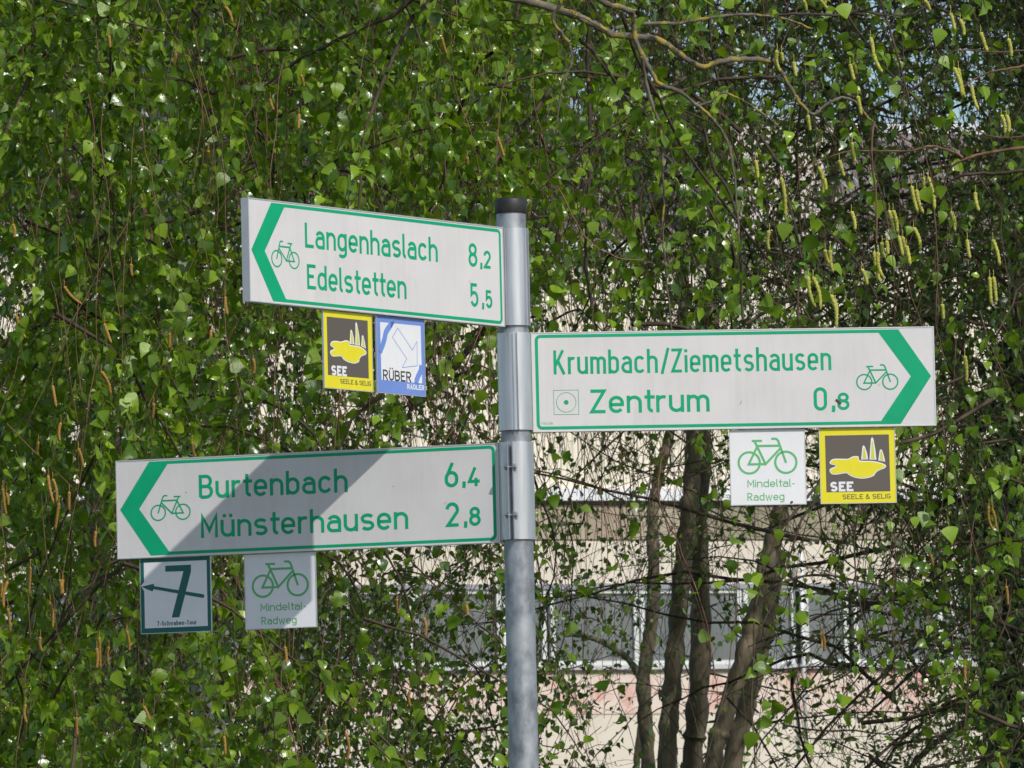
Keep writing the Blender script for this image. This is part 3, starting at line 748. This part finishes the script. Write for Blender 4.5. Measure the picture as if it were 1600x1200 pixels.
def leaves_mesh(name, kind, P, Fr, S, m, parent, rg, kindtag='stuff', tint=None):
    V, F = TPL[kind]; n = len(P)
    if n == 0: return
    bend = rg.uniform(.3, 3.0, n); wid = rg.uniform(.82, 1.12, n)
    T = np.broadcast_to(V, (n,)+V.shape).copy()
    T[:, :, 2] *= bend[:, None]; T[:, :, 0] *= wid[:, None]; T *= S[:, None, None]
    W_ = np.einsum('nvi,nij->nvj', T, Fr)+P[:, None, :]
    FF = (F[None]+(np.arange(n)*len(V))[:, None, None]).reshape(-1, 3)
    if tint is None: tint = np.clip(rg.beta(1.1, 2.0, n), 0, 1)
    o = meshobj(name, W_.reshape(-1, 3), FF, m, parent, False, np.repeat(tint, len(V)), kind=kindtag)
    return o

def grow(region, n_branch, n_twig, blen, tlen, step, lsize, dens, rg, brad=.005, trad=.0013, droop=1.0, cluster=(1,3), spread=1.0, updown=-.35):
    """branches starting in a pixel/distance region, drooping twigs on them and leaf positions along the twigs"""
    (x0, x1), (y0, y1), (d0, d1) = region
    brs = []; tws = []; LP = []
    tries = 0
    while len(brs) < n_branch and tries < n_branch*12:
        tries += 1
        px, py, ds = rg.uniform(x0, x1), rg.uniform(y0, y1), rg.uniform(d0, d1)
        if rg.uniform() > dens(px, py+60): continue
        p = np.array(at(px, py, ds)); az = rg.uniform(0, 2*math.pi); L = rg.uniform(*blen)
        d = np.array([math.cos(az)*spread, math.sin(az)*spread*.8, updown+rg.normal(0, .35)]); d /= np.linalg.norm(d)
        k = 9; pts = [p]
        for i in range(k):
            d = d+rg.normal(0, .16, 3)+np.array([0, 0, -.10*droop]); d /= np.linalg.norm(d); pts.append(pts[-1]+d*L/k)
        pts = np.array(pts); r = np.linspace(brad*rg.uniform(.7,1.3), trad*1.1, k+1); brs.append((pts, r))
        for j in range(n_twig):
            t = rg.uniform(.05, 1)*(k); i = min(int(t), k-1); q = pts[i]+(pts[i+1]-pts[i])*(t-i)
            az = rg.uniform(0, 2*math.pi); tl = rg.uniform(*tlen)
            dd = np.array([math.cos(az)*.8, math.sin(az)*.8, rg.normal(-.35, .5)]); dd /= np.linalg.norm(dd)
            kk = 7; tp = [q]
            for i in range(kk):
                dd = dd+rg.normal(0, .17, 3)+np.array([0, 0, -.26*droop]); dd /= np.linalg.norm(dd); tp.append(tp[-1]+dd*tl/kk)
            tp = np.array(tp); tws.append((tp, np.linspace(trad, trad*.45, kk+1)))
            s = step*rg.uniform(.5, 1.2)
            while s < tl:
                i = min(int(s/tl*kk), kk-1); f_ = s/tl*kk-i; q2 = tp[i]+(tp[i+1]-tp[i])*f_
                for c in range(rg.integers(cluster[0], cluster[1]+1)): LP.append(q2+rg.normal(0, lsize*.28, 3))
                s += step*rg.uniform(.6, 1.4)
    LP = np.array(LP); X, Y = topx_np(LP)
    keep = np.array([rg.uniform() < dens(a, b) for a, b in zip(X, Y)])
    return brs, tws, LP[keep]
def twig_filter(tws, dens, rg, soft=.25):
    out = []
    for p, r in tws:
        c = p[len(p)//2]; X, Y = topx_np(c[None])
        if rg.uniform() < soft+dens(X[0], Y[0]): out.append((p, r))
    return out
def pxpath(pts, dist, dvar=0, rg=rng):            # pixel polyline -> world polyline, drifting a little in depth
    out = []; d = dist
    for x, y in pts: out.append(np.array(at(x, y, d))); d += dvar*rg.uniform(-.2, 1)
    return out
def limb(tree, name, pts, dist, dia0, dia1, m, dvar=0.0, n=10, sub=6, amp=.0008, label=None):
    k = FPX/dist; P = wob(pxpath(pts, dist, dvar), sub, amp)
    rr = np.linspace(dia0/2/k, dia1/2/k, len(P))*(1+.10*np.sin(np.arange(len(P))*1.3)+rng.normal(0, .05, len(P)))
    T = Tubes(); T.add(P, rr, n); return T.build(name, m, tree, label=label)
def catkins(tree, lst, dist, m, rg):
    """each hanging catkin a mesh of its own under the tree"""
    shapes = {}
    for (x0, y0, x1, y1) in lst:
        d = dist+rg.uniform(-.25, .25); a = np.array(at(x0, y0, d)); b = np.array(at(x1, y1, d+rg.uniform(-.01,.02)))
        L = np.linalg.norm(b-a); k = 16
        t = np.linspace(0, 1, k); side = np.cross(b-a, [0, 1, 0]); side /= np.linalg.norm(side)
        P = a+(b-a)*t[:, None]+side*(np.sin(t*math.pi)*L*rg.uniform(-.10, .10))[:, None]
        r = (.0050 if m.name[0] == 'y' else .0040)*(1-.25*t)*(1+.16*np.where(np.arange(k) % 2, 1, -1)); r[0] = .0014; r[-1] = .0010
        T = Tubes(); T.add(P, r, 6); T.add(np.array([a+[0,0,.016+.0*L], a+[.001,0,.008], a]), [.0008]*3, 3)
        T.build('catkin', m, tree)
def crown(tree, res, m_leaf, m_twig, kind, lsize, rg, singles=0, m_branch=None, droop=.8, face=.34, dens=None):
    brs, tws, LP = res
    if dens: brs = twig_filter(brs, dens, rg, .12); tws = twig_filter(tws, dens, rg, .12)
    T = Tubes()
    for p, r in brs: T.add(p, r, 5)
    T.build('branches', m_branch or m_twig, tree, kind='stuff')
    T = Tubes()
    for p, r in tws: T.add(p, r, 3)
    T.build('twigs', m_twig, tree, kind='stuff')
    n = len(LP); Fr = leaf_frames(n, rg, droop, face); S = lsize*np.clip(rg.normal(1, .33, n), .38, 1.75)
    sel = np.zeros(n, bool)
    if singles:                                   # the leaves that show largest, each its own object on shared meshes
        X, Y = topx_np(LP); q = (LP-NPC) @ NPM.T
        vis = (X > -10) & (X < 1610) & (Y > -10) & (Y < 1210)
        score = np.where(vis, S/q[:, 1], 0)*(.4+np.abs((Fr[:, 2]*np.array([0, -1, 0])).sum(1)))
        score *= np.where(q[:, 1] < np.quantile(q[:, 1], .35), 1.6, .6)
        idx = np.argsort(-score)[:singles]; sel[idx] = True
        V, F = TPL[kind]; meshes = []
        for j in range(10):
            V2 = V.copy(); V2[:, 2] *= rg.uniform(.4, 2.8); V2[:, 0] *= rg.uniform(.85, 1.1)
            tint = np.full(len(V), .05+.09*j)
            o = meshobj('leaf', V2, F, m_leaf, None, False, tint); meshes.append(o.data); bpy.data.objects.remove(o)
        for c, i in enumerate(idx):
            o = bpy.data.objects.new('leaf', meshes[c % 10]); COL.objects.link(o); o.parent = tree
            mm = Matrix(Fr[i].tolist()).transposed()
            o.matrix_basis = Matrix.Translation(Vector(LP[i])) @ mm.to_4x4() @ Matrix.Scale(float(S[i]), 4)
    leaves_mesh('foliage', kind, LP[~sel], Fr[~sel], S[~sel], m_leaf, tree, rg)
    return n
def tree_thing(name, label, px, dist, cat='tree', group=None):
    # things keep their origin at the world origin height 0 so that parts use world coordinates
    t = bpy.data.objects.new(name, None); COL.objects.link(t); t.empty_display_size = .2
    return tag(t, label, cat, group)

def pw(table):
    """bilinear look-up in a coarse table of density over the picture-facing side of the trees (rows top to bottom)"""
    A = np.array(table, float); ny, nx = A.shape
    def f(px, py):
        u = min(max(px/1600*(nx-1), 0), nx-1.001); v = min(max(py/1200*(ny-1), 0), ny-1.001)
        i, j = int(u), int(v); a, b = u-i, v-j
        return (A[j,i]*(1-a)+A[j,i+1]*a)*(1-b)+(A[j+1,i]*(1-a)+A[j+1,i+1]*a)*b
    return f
#            x: 0    200  400  600  800  1000 1200 1400 1600
dens_near = pw([[1.0, 1.0, 1.0, 1.0, .85, .50, .28, .14, .12],   # y 0
                [1.0, .90, .85, .80, .85, .66, .28, .13, .12],   # 200
                [1.0, 1.0, .90, .45, .50, .36, .24, .15, .18],   # 400
                [1.0, 1.0, .65, .16, .14, .14, .16, .20, .35],   # 600
                [.95, .95, .70, .30, .14, .15, .10, .20, .35],   # 800
                [.90, .95, .70, .34, .18, .12, .10, .14, .26],   # 1000
                [.90, .95, .75, .40, .16, .10, .16, .10, .22]])  # 1200
dens_back = pw([[1.0, 1.0, 1.0, 1.0, 1.0, .95, .50, .32, .35],
                [.95, .90, .75, .70, .85, .85, .52, .36, .45],
                [.85, .90, .85, .60, .65, .60, .45, .42, .5],
                [.70, .80, .75, .40, .34, .25, .22, .35, .6],
                [.75, .85, .85, .60, .45, .22, .10, .18, .5],
                [.80, .90, .95, .85, .70, .18, .05, .08, .4],
                [.65, .85, .95, .90, .75, .16, .05, .08, .4]])
dens_right = pw([[0,0,0,0,.0,.2,.55,.75,1.0],[0,0,0,0,.0,.15,.5,.7,1.0],[0,0,0,0,0,.1,.6,.95,1.5],[0,0,0,0,0,.08,.45,.85,1.7],[0,0,0,0,0,.05,.28,.6,2],[0,0,0,0,0,.05,.22,.5,2],[0,0,0,0,0,.05,.2,.45,2]])

# ------------------------------------------------------------------ tree 1: weeping birch with ochre catkins, left
rg = np.random.default_rng(21)
left_only = lambda f, x1=900, w=160: (lambda px, py: f(px, py)*min(1, max(0, (x1-px)/w+.5)))
right_only = lambda f, x1=900, w=160: (lambda px, py: f(px, py)*min(1, max(0, (px-x1)/w+.5)))
t1 = tree_thing('birch_tree', 'weeping silver birch with bright green leaves and ochre catkins filling the left side', 300, 21, group=None)
limb(t1, 'trunk', [(330,2600),(320,1900),(330,1300),(318,900),(300,560),(272,330),(262,230),(245,140),(238,60),(222,-40),(215,-300)], 24.5, 62, 20, M['birch'], n=14)
for pts, dst, a, b, mm in [
    ([(262,240),(230,190),(205,130),(150,60),(110,-20)], 21.3, 12, 8, 'birch'),
    ([(200,260),(190,215),(178,190),(150,150)], 20.6, 8, 6, 'birch'),
    ([(35,60),(48,125),(60,190),(66,240),(78,310),(82,380)], 19.8, 7, 4, 'twig_dark'),
    ([(212,300),(226,330),(236,372),(240,420),(250,500),(254,560),(262,640)], 18.4, 7, 4, 'limb_red'),
    ([(285,300),(303,345),(308,400),(318,470),(330,560)], 18.8, 5, 3, 'twig'),
    ([(205,210),(202,262),(208,330)], 19.2, 9, 7, 'limb_red'),
    ([(240,270),(247,225),(225,208),(130,215),(60,225),(0,212)], 19.4, 5, 3, 'twig_dark'),
    ([(552,-30),(556,5),(560,22),(568,31)], 18.2, 7, 6, 'limb'),
    ([(605,88),(632,100),(660,112),(695,118),(740,128),(800,137)], 18.5, 8, 5, 'limb_dark'),
    ([(660,111),(600,118),(560,128)], 18.5, 5, 3, 'limb_dark'),
    ([(404,190),(418,225),(428,245),(425,300)], 18.6, 6, 4, 'twig_dark'),
    ([(428,243),(395,262),(360,280)], 18.6, 4, 2, 'twig_dark'),
    ([(580,90),(640,160),(700,210),(760,250)], 18.3, 3, 2, 'twig'),
    ([(180,700),(205,670),(240,640),(290,620),(370,618)], 19.5, 7, 4, 'limb_dark'),
    ([(400,620),(440,640),(480,668),(505,705)], 19.2, 6, 4, 'limb_dark'),
    ([(300,930),(330,905),(370,960),(420,1040),(450,1120),(470,1210)], 18.3, 4, 3, 'limb_red'),
    ([(275,985),(282,1030),(288,1080),(292,1110)], 18.0, 4, 3, 'twig'),
    ([(490,860),(530,880),(560,930),(575,1000),(580,1080)], 20, 4, 3, 'twig_dark'),
    ([(600,860),(622,900),(640,950),(650,1020),(655,1100)], 20.4, 4, 3, 'twig_dark')]:
    limb(t1, 'branch', pts, dst, a, b, M[mm], dvar=.03, n=8)
d1 = left_only(dens_near)
res = grow(((-260,1000),(-520,1150),(17.5,20.3)), 160, 14, (.5,1.3), (.18,.55), .036, .022, d1, rg, cluster=(1,4))
nA = crown(t1, res, M['leaf'], M['twig'], 'birch', .029, rg, singles=290, m_branch=M['twig_dark'], dens=d1)
OC = [(100,447,128,475),(26,493,40,528),(158,580,173,617),(82,602,88,636),(352,463,356,492),(163,505,174,536),(122,700,130,731),(75,742,84,786),(82,748,88,785),(92,785,86,828),(4,762,10,806),(10,770,13,790),
(47,885,45,930),(93,905,96,930),(98,905,99,928),(108,768,108,798),(12,908,6,950),(5,910,2,935),(78,940,82,982),(12,950,16,988),(63,995,66,1018),(155,995,157,1045),(151,1012,151,1045),(198,985,202,1018),(224,1103,234,1127),
(170,1010,170,1040),(470,117,475,136),(422,155,428,172),(690,58,698,85),(777,213,788,246),(467,178,466,202),(730,245,733,268),(540,1145,542,1190),(510,1140,513,1166),(662,965,664,995),(728,945,730,962),(352,10,363,35),(170,55,172,75),
(275,82,272,102),(325,235,323,248),(265,520,264,545),(205,412,207,432),(240,630,238,655),(330,515,330,540),(60,690,60,712),(95,660,94,690),(620,935,622,960),(395,560,396,585),(20,350,22,372),(300,690,306,716),(445,1010,447,1040),
(150,830,149,856),(40,1100,42,1130),(640,1080,642,1105),(120,1120,121,1150),(350,1150,352,1180)]
catkins(t1, OC, 17.35, M['catkin_o'], rg)

# ------------------------------------------------------------------ tree 2: birch with lichened limbs and yellow-green catkins, upper right
rg = np.random.default_rng(33)
t2 = tree_thing('birch_tree', 'birch reaching in at upper right with lichened grey limbs and yellow-green catkins', 1300, 19)
for nm, pts, dst, a, b, mm in [
    ('branch', [(700,-25),(770,-8),(830,3),(880,18),(905,27),(932,40),(960,54),(1000,58),(1030,63),(1060,83),(1095,104),(1130,95),(1170,92),(1214,97)], 17.55, 17, 9, 'limb'),
    ('branch', [(1206,92),(1220,112),(1240,145),(1254,165),(1271,179),(1290,164),(1312,153),(1334,158),(1350,175),(1375,205)], 17.55, 8, 4, 'limb'),
    ('branch', [(915,-20),(945,5),(970,12),(988,20),(990,40),(993,62),(1005,88),(1018,112),(1030,130),(1060,143),(1090,165),(1110,182),(1128,205),(1142,240),(1150,300),(1155,380)], 17.40, 12, 4, 'limb'),
    ('branch', [(1003,88),(1010,130),(1020,165),(1030,195),(1034,225),(1035,260),(1037,300),(1036,360),(1042,440),(1050,520)], 17.35, 7, 3, 'limb'),
    ('branch', [(882,-20),(873,10),(864,30),(880,55),(890,70),(893,98),(880,130),(870,190)], 17.35, 8, 3, 'limb'),
    ('branch', [(962,45),(1000,37),(1060,36),(1110,28),(1160,22),(1220,28),(1270,45)], 17.95, 8, 4, 'limb'),
    ('branch', [(905,62),(925,78),(945,106),(965,134),(985,160),(1012,180)], 17.65, 8, 5, 'limb_dark'),
    ('branch', [(1088,166),(1110,158),(1128,145),(1150,152),(1175,165),(1215,195)], 17.65, 5, 3, 'limb'),
    ('branch', [(920,30),(918,90),(922,200),(920,300),(915,400),(925,480)], 18.45, 8, 6, 'limb_dark'),
    ('branch', [(1640,228),(1590,232),(1540,240),(1505,250),(1482,268),(1470,310)], 18.05, 8, 3, 'limb_red'),
    ('branch', [(1505,246),(1480,234),(1450,229),(1420,236),(1370,236),(1330,236),(1290,248),(1240,268)], 18.05, 5, 2, 'limb_red'),
    ('branch', [(1366,190),(1362,230),(1364,270),(1369,310),(1370,380)], 17.45, 5, 3, 'limb_red'),
    ('branch', [(1180,24),(1250,22),(1310,24),(1345,17),(1400,25),(1440,14),(1500,-30)], 18.15, 5, 4, 'limb_dark'),
    ('branch', [(1640,75),(1560,82),(1490,80),(1450,120),(1400,160)], 18.25, 4, 2, 'twig'),
    ('branch', [(1640,95),(1590,105),(1540,115),(1500,140)], 18.15, 5, 3, 'limb_red'),
    ('branch', [(1640,205),(1570,215),(1530,205),(1520,180)], 18.15, 4, 2, 'twig'),
    ('branch', [(1640,262),(1560,270),(1500,275),(1470,300),(1420,350)], 18.45, 8, 3, 'twig_dark'),
    ('branch', [(1100,200),(1115,260),(1140,300),(1155,360),(1158,450),(1160,500)], 18.05, 6, 4, 'limb_dark'),
    ('branch', [(870,290),(915,370),(960,400),(1020,410)], 17.75, 3, 2, 'limb_red'),
    ('branch', [(1010,270),(1000,320),(1005,360),(1015,400)], 17.85, 5, 3, 'twig_dark'),
    ('branch', [(1455,250),(1460,330),(1465,420),(1462,500),(1475,560)], 17.75, 3, 2, 'twig'),
    ('branch', [(1200,920),(1240,904),(1290,898),(1340,908),(1390,918)], 20, 6, 3, 'limb_dark'),
    ('branch', [(1040,700),(1030,740),(1032,790),(1060,850),(1100,960),(1118,1060)], 18.25, 4, 2, 'limb_red')]:
    limb(t2, nm, pts, dst, a*.84, b*.84, M[mm], dvar=.02, n=9)
limb(t2, 'trunk', [(1800,2400),(1790,1500),(1780,900),(1760,400),(1700,60),(1660,-300)], 19.6, 95, 60, M['trunk_dark'], n=14)
d2 = right_only(dens_near)
res = grow(((700,1900),(-520,1150),(17.6,20.0)), 95, 11, (.5,1.2), (.16,.5), .038, .024, d2, rg, cluster=(1,4))
crown(t2, res, M['leaf'], M['twig_dark'], 'birch', .028, rg, singles=290, m_branch=M['twig_dark'], dens=d2)
YC = [(1214,78,1219,112),(1221,82,1224,96),(1250,-5,1260,18),(1278,-5,1293,14),(1284,-8,1290,6),(1444,0,1453,17),(1360,58,1365,86),(1365,84,1379,113),(1328,100,1335,126),(1333,98,1338,116),(1532,50,1543,81),(1490,105,1503,150),(1497,106,1507,152),(1518,134,1529,172),
(1564,179,1570,210),(1572,179,1576,208),(1331,222,1336,255),(1311,250,1319,276),(1220,276,1227,341),(1279,260,1285,304),(1287,278,1290,298),(1443,277,1448,303),(1450,276,1460,328),(1424,290,1434,332),(1432,296,1443,334),(1389,328,1397,366),(1395,328,1402,364),
(1404,368,1411,400),(1410,369,1422,412),(1416,384,1422,414),(1427,355,1438,392),(1366,393,1376,442),(1372,393,1380,434),(1378,378,1383,404),(1385,376,1387,398),(1289,390,1296,412),(1297,390,1302,426),(1263,432,1274,480),(1270,432,1282,484),(1298,460,1306,512),(1301,462,1309,490),
(1346,420,1355,446),(1511,374,1516,404),(1551,374,1562,415),(1546,432,1549,476),(1552,432,1557,473),(1202,360,1202,392),(1472,475,1474,500),(1507,555,1510,598),(1524,300,1530,330),(1240,96,1244,120),(1575,60,1580,90),(1180,250,1184,280),
(1262,180,1266,205),(1485,20,1492,48),(1340,150,1346,180),(1500,30,1506,56),(1330,330,1336,360),(1486,330,1492,362)]
catkins(t2, YC, 17.45, M['catkin_y'], rg)
catkins(t2, [(1545,790,1553,830),(1550,795,1556,826),(1447,855,1458,886),(1572,915,1575,946),(1285,990,1287,1018),(1283,990,1283,1012),(1562,1190,1566,1215),(1508,1040,1510,1065)], 18.4, M['catkin_o'], rg)

# ------------------------------------------------------------------ tree 3: the same kind further back, small leaves, over the whole width
rg = np.random.default_rng(45)
t3 = tree_thing('birch_tree', 'birch further back with small hanging leaves, in front of the windows left of the post', 560, 28)
limb(t3, 'trunk', [(180,2600),(200,1800),(215,1300),(230,900),(225,600),(300,300),(380,-100),(420,-500)], 30, 60, 30, M['trunk_dark'], n=12)
limb(t3, 'branch', [(380,1100),(480,1010),(560,985),(650,975)], 28, 7, 3, M['limb_dark'])
limb(t3, 'branch', [(640,640),(690,600),(720,560),(745,530),(775,490)], 26, 10, 14, M['trunk_dark'])
limb(t3, 'branch', [(420,500),(520,560),(620,600),(640,640),(600,700)], 26, 7, 3, M['limb_dark'])
d3 = left_only(dens_back, 950, 260)
res = grow(((-200,1100),(-420,1180),(22.5,31)), 320, 15, (.7,1.7), (.25,.75), .036, .028, d3, rg, brad=.0045, trad=.0016)
crown(t3, res, M['leaf_small'], M['twig_dark'], 'mid', .023, rg, dens=d3)
t4 = tree_thing('birch_tree', 'open crowned birch behind the right-hand sign with thin dark twigs and small leaves', 1200, 27)
limb(t4, 'trunk', [(1640,2600),(1630,1800),(1560,1300),(1535,900),(1500,600),(1400,330),(1330,100),(1300,-200)], 30, 34, 18, M['trunk_dark'], n=12)
d4 = right_only(dens_back, 950, 260)
res = grow(((800,1800),(-420,1180),(23,31)), 190, 13, (.7,1.7), (.25,.75), .040, .028, d4, rg, brad=.004, trad=.0015)
crown(t4, res, M['leaf_small'], M['twig_dark'], 'mid', .023, rg, dens=d4)

# upper crowns, above the picture, that shade the depth of the foliage
def upper(t, x0, x1, y0, y1, z0, z1, n, seed):
    rg = np.random.default_rng(seed)
    c = rg.uniform([x0, y0, z0], [x1, y1, z1], (n//40, 3)); P = np.repeat(c, 40, 0)+rg.normal(0, .32, (n//40*40, 3))
    P = P[topx_np(P)[1] < -60]; k = len(P)
    leaves_mesh('foliage', 'small', P, leaf_frames(k, rg), .055*np.clip(rg.normal(1, .2, k), .5, 1.5), M['leaf_small'], t, rg)
upper(t1, -3.4, 1.2, 4, 8.5, 3.9, 8.5, 14000, 5); upper(t2, 1.2, 4.5, 4, 8.5, 4.2, 8.0, 7000, 6)
upper(t3, -3.5, 1.5, 6, 14, 4.4, 10, 40000, 7); upper(t4, 1.5, 5, 6, 14, 4.6, 9, 24000, 8)
t6 = tree_thing('leafy_tree', 'dense tree furthest back whose crown rises over the roof at the top', 700, 38)
limb(t6, 'trunk', [(150,3000),(140,1500),(150,800),(180,400),(300,100),(420,-300)], 40, 50, 26, M['trunk_dark'], n=12)
d6 = pw([[.9,1,1,1,1,.9,.45,.25,.3],[.45,.55,.6,.5,.6,.6,.3,.2,.25],[.1,.15,.25,.2,.2,.1,.05,.1,.2],[0]*9,[0]*9,[0]*9,[0]*9])
rg6 = np.random.default_rng(91)
res = grow(((-300,1800),(-500,420),(35,41)), 230, 12, (.8,2.0), (.3,.8), .05, .05, d6, rg6, brad=.008, trad=.0028, cluster=(1,3))
crown(t6, res, M['leaf_willow'], M['twig_dark'], 'small', .045, rg6, dens=d6)
def shoots(t, n, x0, x1, y0, y1, d0, d1, L0, L1, m, dens, seed, r=.0012):
    rg = np.random.default_rng(seed); T = Tubes()
    for _ in range(n):
        px, py = rg.uniform(x0, x1), rg.uniform(y0, y1)
        if rg.uniform() > dens(px, py): continue
        p = np.array(at(px, py, rg.uniform(d0, d1))); L = rg.uniform(L0, L1); d = np.array([rg.normal(0, .35), rg.normal(0, .25), -1.]); pts = [p]
        for i in range(10):
            d = d+np.array([rg.normal(0, .12), rg.normal(0, .08), -.12]); d /= np.linalg.norm(d); pts.append(pts[-1]+d*L/10)
        T.add(wob(pts, 2), np.linspace(r, r*.45, 21), 4)
    T.build('hanging_shoots', m, t, kind='stuff')
shoots(t1, 240, -40, 900, -200, 1000, 17.3, 19.4, .3, 1.0, M['limb_red'], d1, 81)
shoots(t2, 60, 800, 1640, -200, 900, 17.8, 20, .3, 1.0, M['twig'], lambda a, b: .7, 82)
shoots(t3, 420, -40, 1000, -300, 700, 23, 30, .5, 1.6, M['limb_red'], lambda a, b: .8, 83, .0018)
shoots(t3, 900, -40, 1100, -300, 600, 24, 31, .4, 1.4, M['twig'], d3, 84, .0017)
shoots(t4, 500, 900, 1650, -300, 800, 24, 31, .4, 1.4, M['twig'], d4, 85, .0016)

# ------------------------------------------------------------------ slender stems in front of the building
rg = np.random.default_rng(57)
st = []
def stem_tree(label, parts, dist, m='trunk'):
    t = tree_thing('slender_tree', label, parts[0][0][0][0], dist, group='slender trees in front of the building'); st.append(t)
    for i, (pts, a, b) in enumerate(parts):
        limb(t, 'trunk' if i == 0 else 'stem', pts, dist+.15*i, a, b, M[m], n=16, sub=8, amp=.0015)
    return t
s1 = stem_tree('leftmost slender trunk beside the post, forking low down', [
    ([(1030,2300),(1022,1700),(1014,1220),(1008,1130),(1006,1060),(1014,1000),(1022,930),(1020,830),(1022,780),(1032,730),(1046,680),(1056,600),(1070,420),(1060,200),(1050,-100)], 26, 12),
    ([(1008,1075),(985,1035),(955,1010),(915,994),(880,992)], 12, 6), ([(990,1220),(1000,1150),(1008,1075)], 12, 12)], 33)
s2 = stem_tree('straight pair of grey trunks crossing in the middle of the gap below the right-hand sign', [
    ([(1045,2300),(1040,1700),(1042,1220),(1048,1100),(1056,1000),(1066,900),(1076,800),(1082,740),(1085,660),(1092,560),(1104,480),(1116,420),(1122,300),(1135,120),(1142,30),(1150,-120)], 32, 22),
    ([(1075,2300),(1078,1700),(1082,1220),(1088,1130),(1095,1010),(1094,900),(1092,800),(1099,720),(1097,640),(1110,520),(1118,430)], 38, 22)], 31)
s3 = stem_tree('leaning thick double trunk with furrowed bark below the square bicycle plate', [
    ([(1010,2300),(1060,1700),(1112,1220),(1130,1130),(1156,1045),(1176,970),(1194,900),(1210,830),(1224,770),(1236,700),(1262,560),(1292,330),(1320,150),(1345,-60)], 34, 17),
    ([(1080,2300),(1110,1700),(1142,1220),(1162,1120),(1180,1045),(1196,985),(1206,920),(1216,860)], 36, 26)], 30.5)
M['trunk_b'] = M['trunk']
def near_path(path, w):
    P = np.array(path, float)
    def f(px, py):
        x = np.interp(py, P[:, 1], P[:, 0]); return math.exp(-((px-x)/w)**2)
    return f
bare = lambda lo, hi, k: (lambda px, py: k if lo < px < hi else .0)
def scrub(t, region, n, nt, dens, msz, kind, mleaf, rg, step=.036, updown=.3, mt='twig_dark', face=.5, lsz=.021, brad=.0038, trad=.0014, droop=.25, cl=(1,2), bl_=(.5,1.5), tl_=(.2,.6)):
    res = grow(region, n, nt, bl_, tl_, step, lsz, dens, rg, brad=brad, trad=trad, droop=droop, cluster=cl, updown=updown)
    crown(t, res, M[mleaf], M[mt], kind, lsz, rg, m_branch=M['twig_dark'], droop=.2, face=face)
dS = pw([[0,0,0,.1,.4,.5,.5,.5,.4],[0,0,0,.1,.4,.5,.5,.5,.4],[0,0,0,.2,.5,.4,.4,.45,.5],[0,0,0,.2,.5,.42,.4,.5,.6],[0,0,0,.2,.5,.28,.3,.5,.7],[0,0,0,.2,.4,.22,.25,.4,.8],[0,0,0,.2,.5,.25,.3,.4,.8]])
scrub(s1, ((780,1100),(-100,1300),(31,35)), 46, 9, dS, .02, 'small', 'leaf_fresh', rg)
scrub(s2, ((950,1250),(-200,1300),(30,34)), 42, 9, dS, .02, 'small', 'leaf_fresh', rg)
scrub(s3, ((1080,1420),(-200,1300),(29,33)), 52, 9, dS, .02, 'small', 'leaf_fresh', rg)

# ------------------------------------------------------------------ ivy-dark willow on the right edge
rg = np.random.default_rng(71)
t5 = tree_thing('willow_tree', 'dark willow at the right edge with an ivy-clad trunk, tangled twigs and narrow leaves', 1590, 26)
limb(t5, 'trunk', [(1610,2400),(1600,1700),(1592,1220),(1582,1050),(1578,900),(1570,780),(1575,650),(1590,500),(1600,300),(1610,-100)], 27, 46, 28, M['trunk_dark'], n=14)
limb(t5, 'branch', [(1405,1225),(1440,1180),(1490,1140),(1535,1108),(1572,1082)], 26.5, 8, 14, M['trunk_dark'])
limb(t5, 'branch', [(1340,1130),(1390,1085),(1440,1040),(1500,1010),(1570,990)], 26.6, 4, 8, M['twig_dark'])
limb(t5, 'branch', [(1575,420),(1520,440),(1470,480),(1420,520)], 26.4, 9, 5, M['twig_dark'])
limb(t5, 'branch', [(1240,680),(1300,640),(1380,560),(1430,500)], 27, 5, 8, M['twig_dark'])
limb(t5, 'branch', [(1330,1000),(1420,985),(1500,1000),(1575,1040)], 26.7, 4, 7, M['twig_dark'])
limb(t5, 'branch', [(1345,455),(1352,470),(1345,500),(1330,540)], 27, 22, 14, M['trunk_dark'])
iv = rg.normal(0, 1, (2600, 3)); yy = rg.uniform(520, 1260, 2600)
LPi = np.array([np.array(at(np.interp(y, [520,780,900,1050,1260],[1588,1570,1578,1582,1592])+28*a, y, 26.8+.07*b)) for (a, b, c), y in zip(iv, yy)])
leaves_mesh('ivy', 'small', LPi, leaf_frames(2600, rg, .6, .8), .035*np.clip(rg.normal(1,.25,2600),.5,1.5), M['leaf_ivy'], t5, rg)
scrub(t5, ((1180,1750),(-300,1350),(24,29)), 240, 10, dens_right, .03, 'willow', 'leaf_willow', rg, step=.035, lsz=.036, updown=.0, droop=.5, cl=(1,3), brad=.007, trad=.0019, bl_=(.6,1.6))
print('tris', sum(len(o.data.polygons) for o in bpy.data.objects if o.type == 'MESH'))
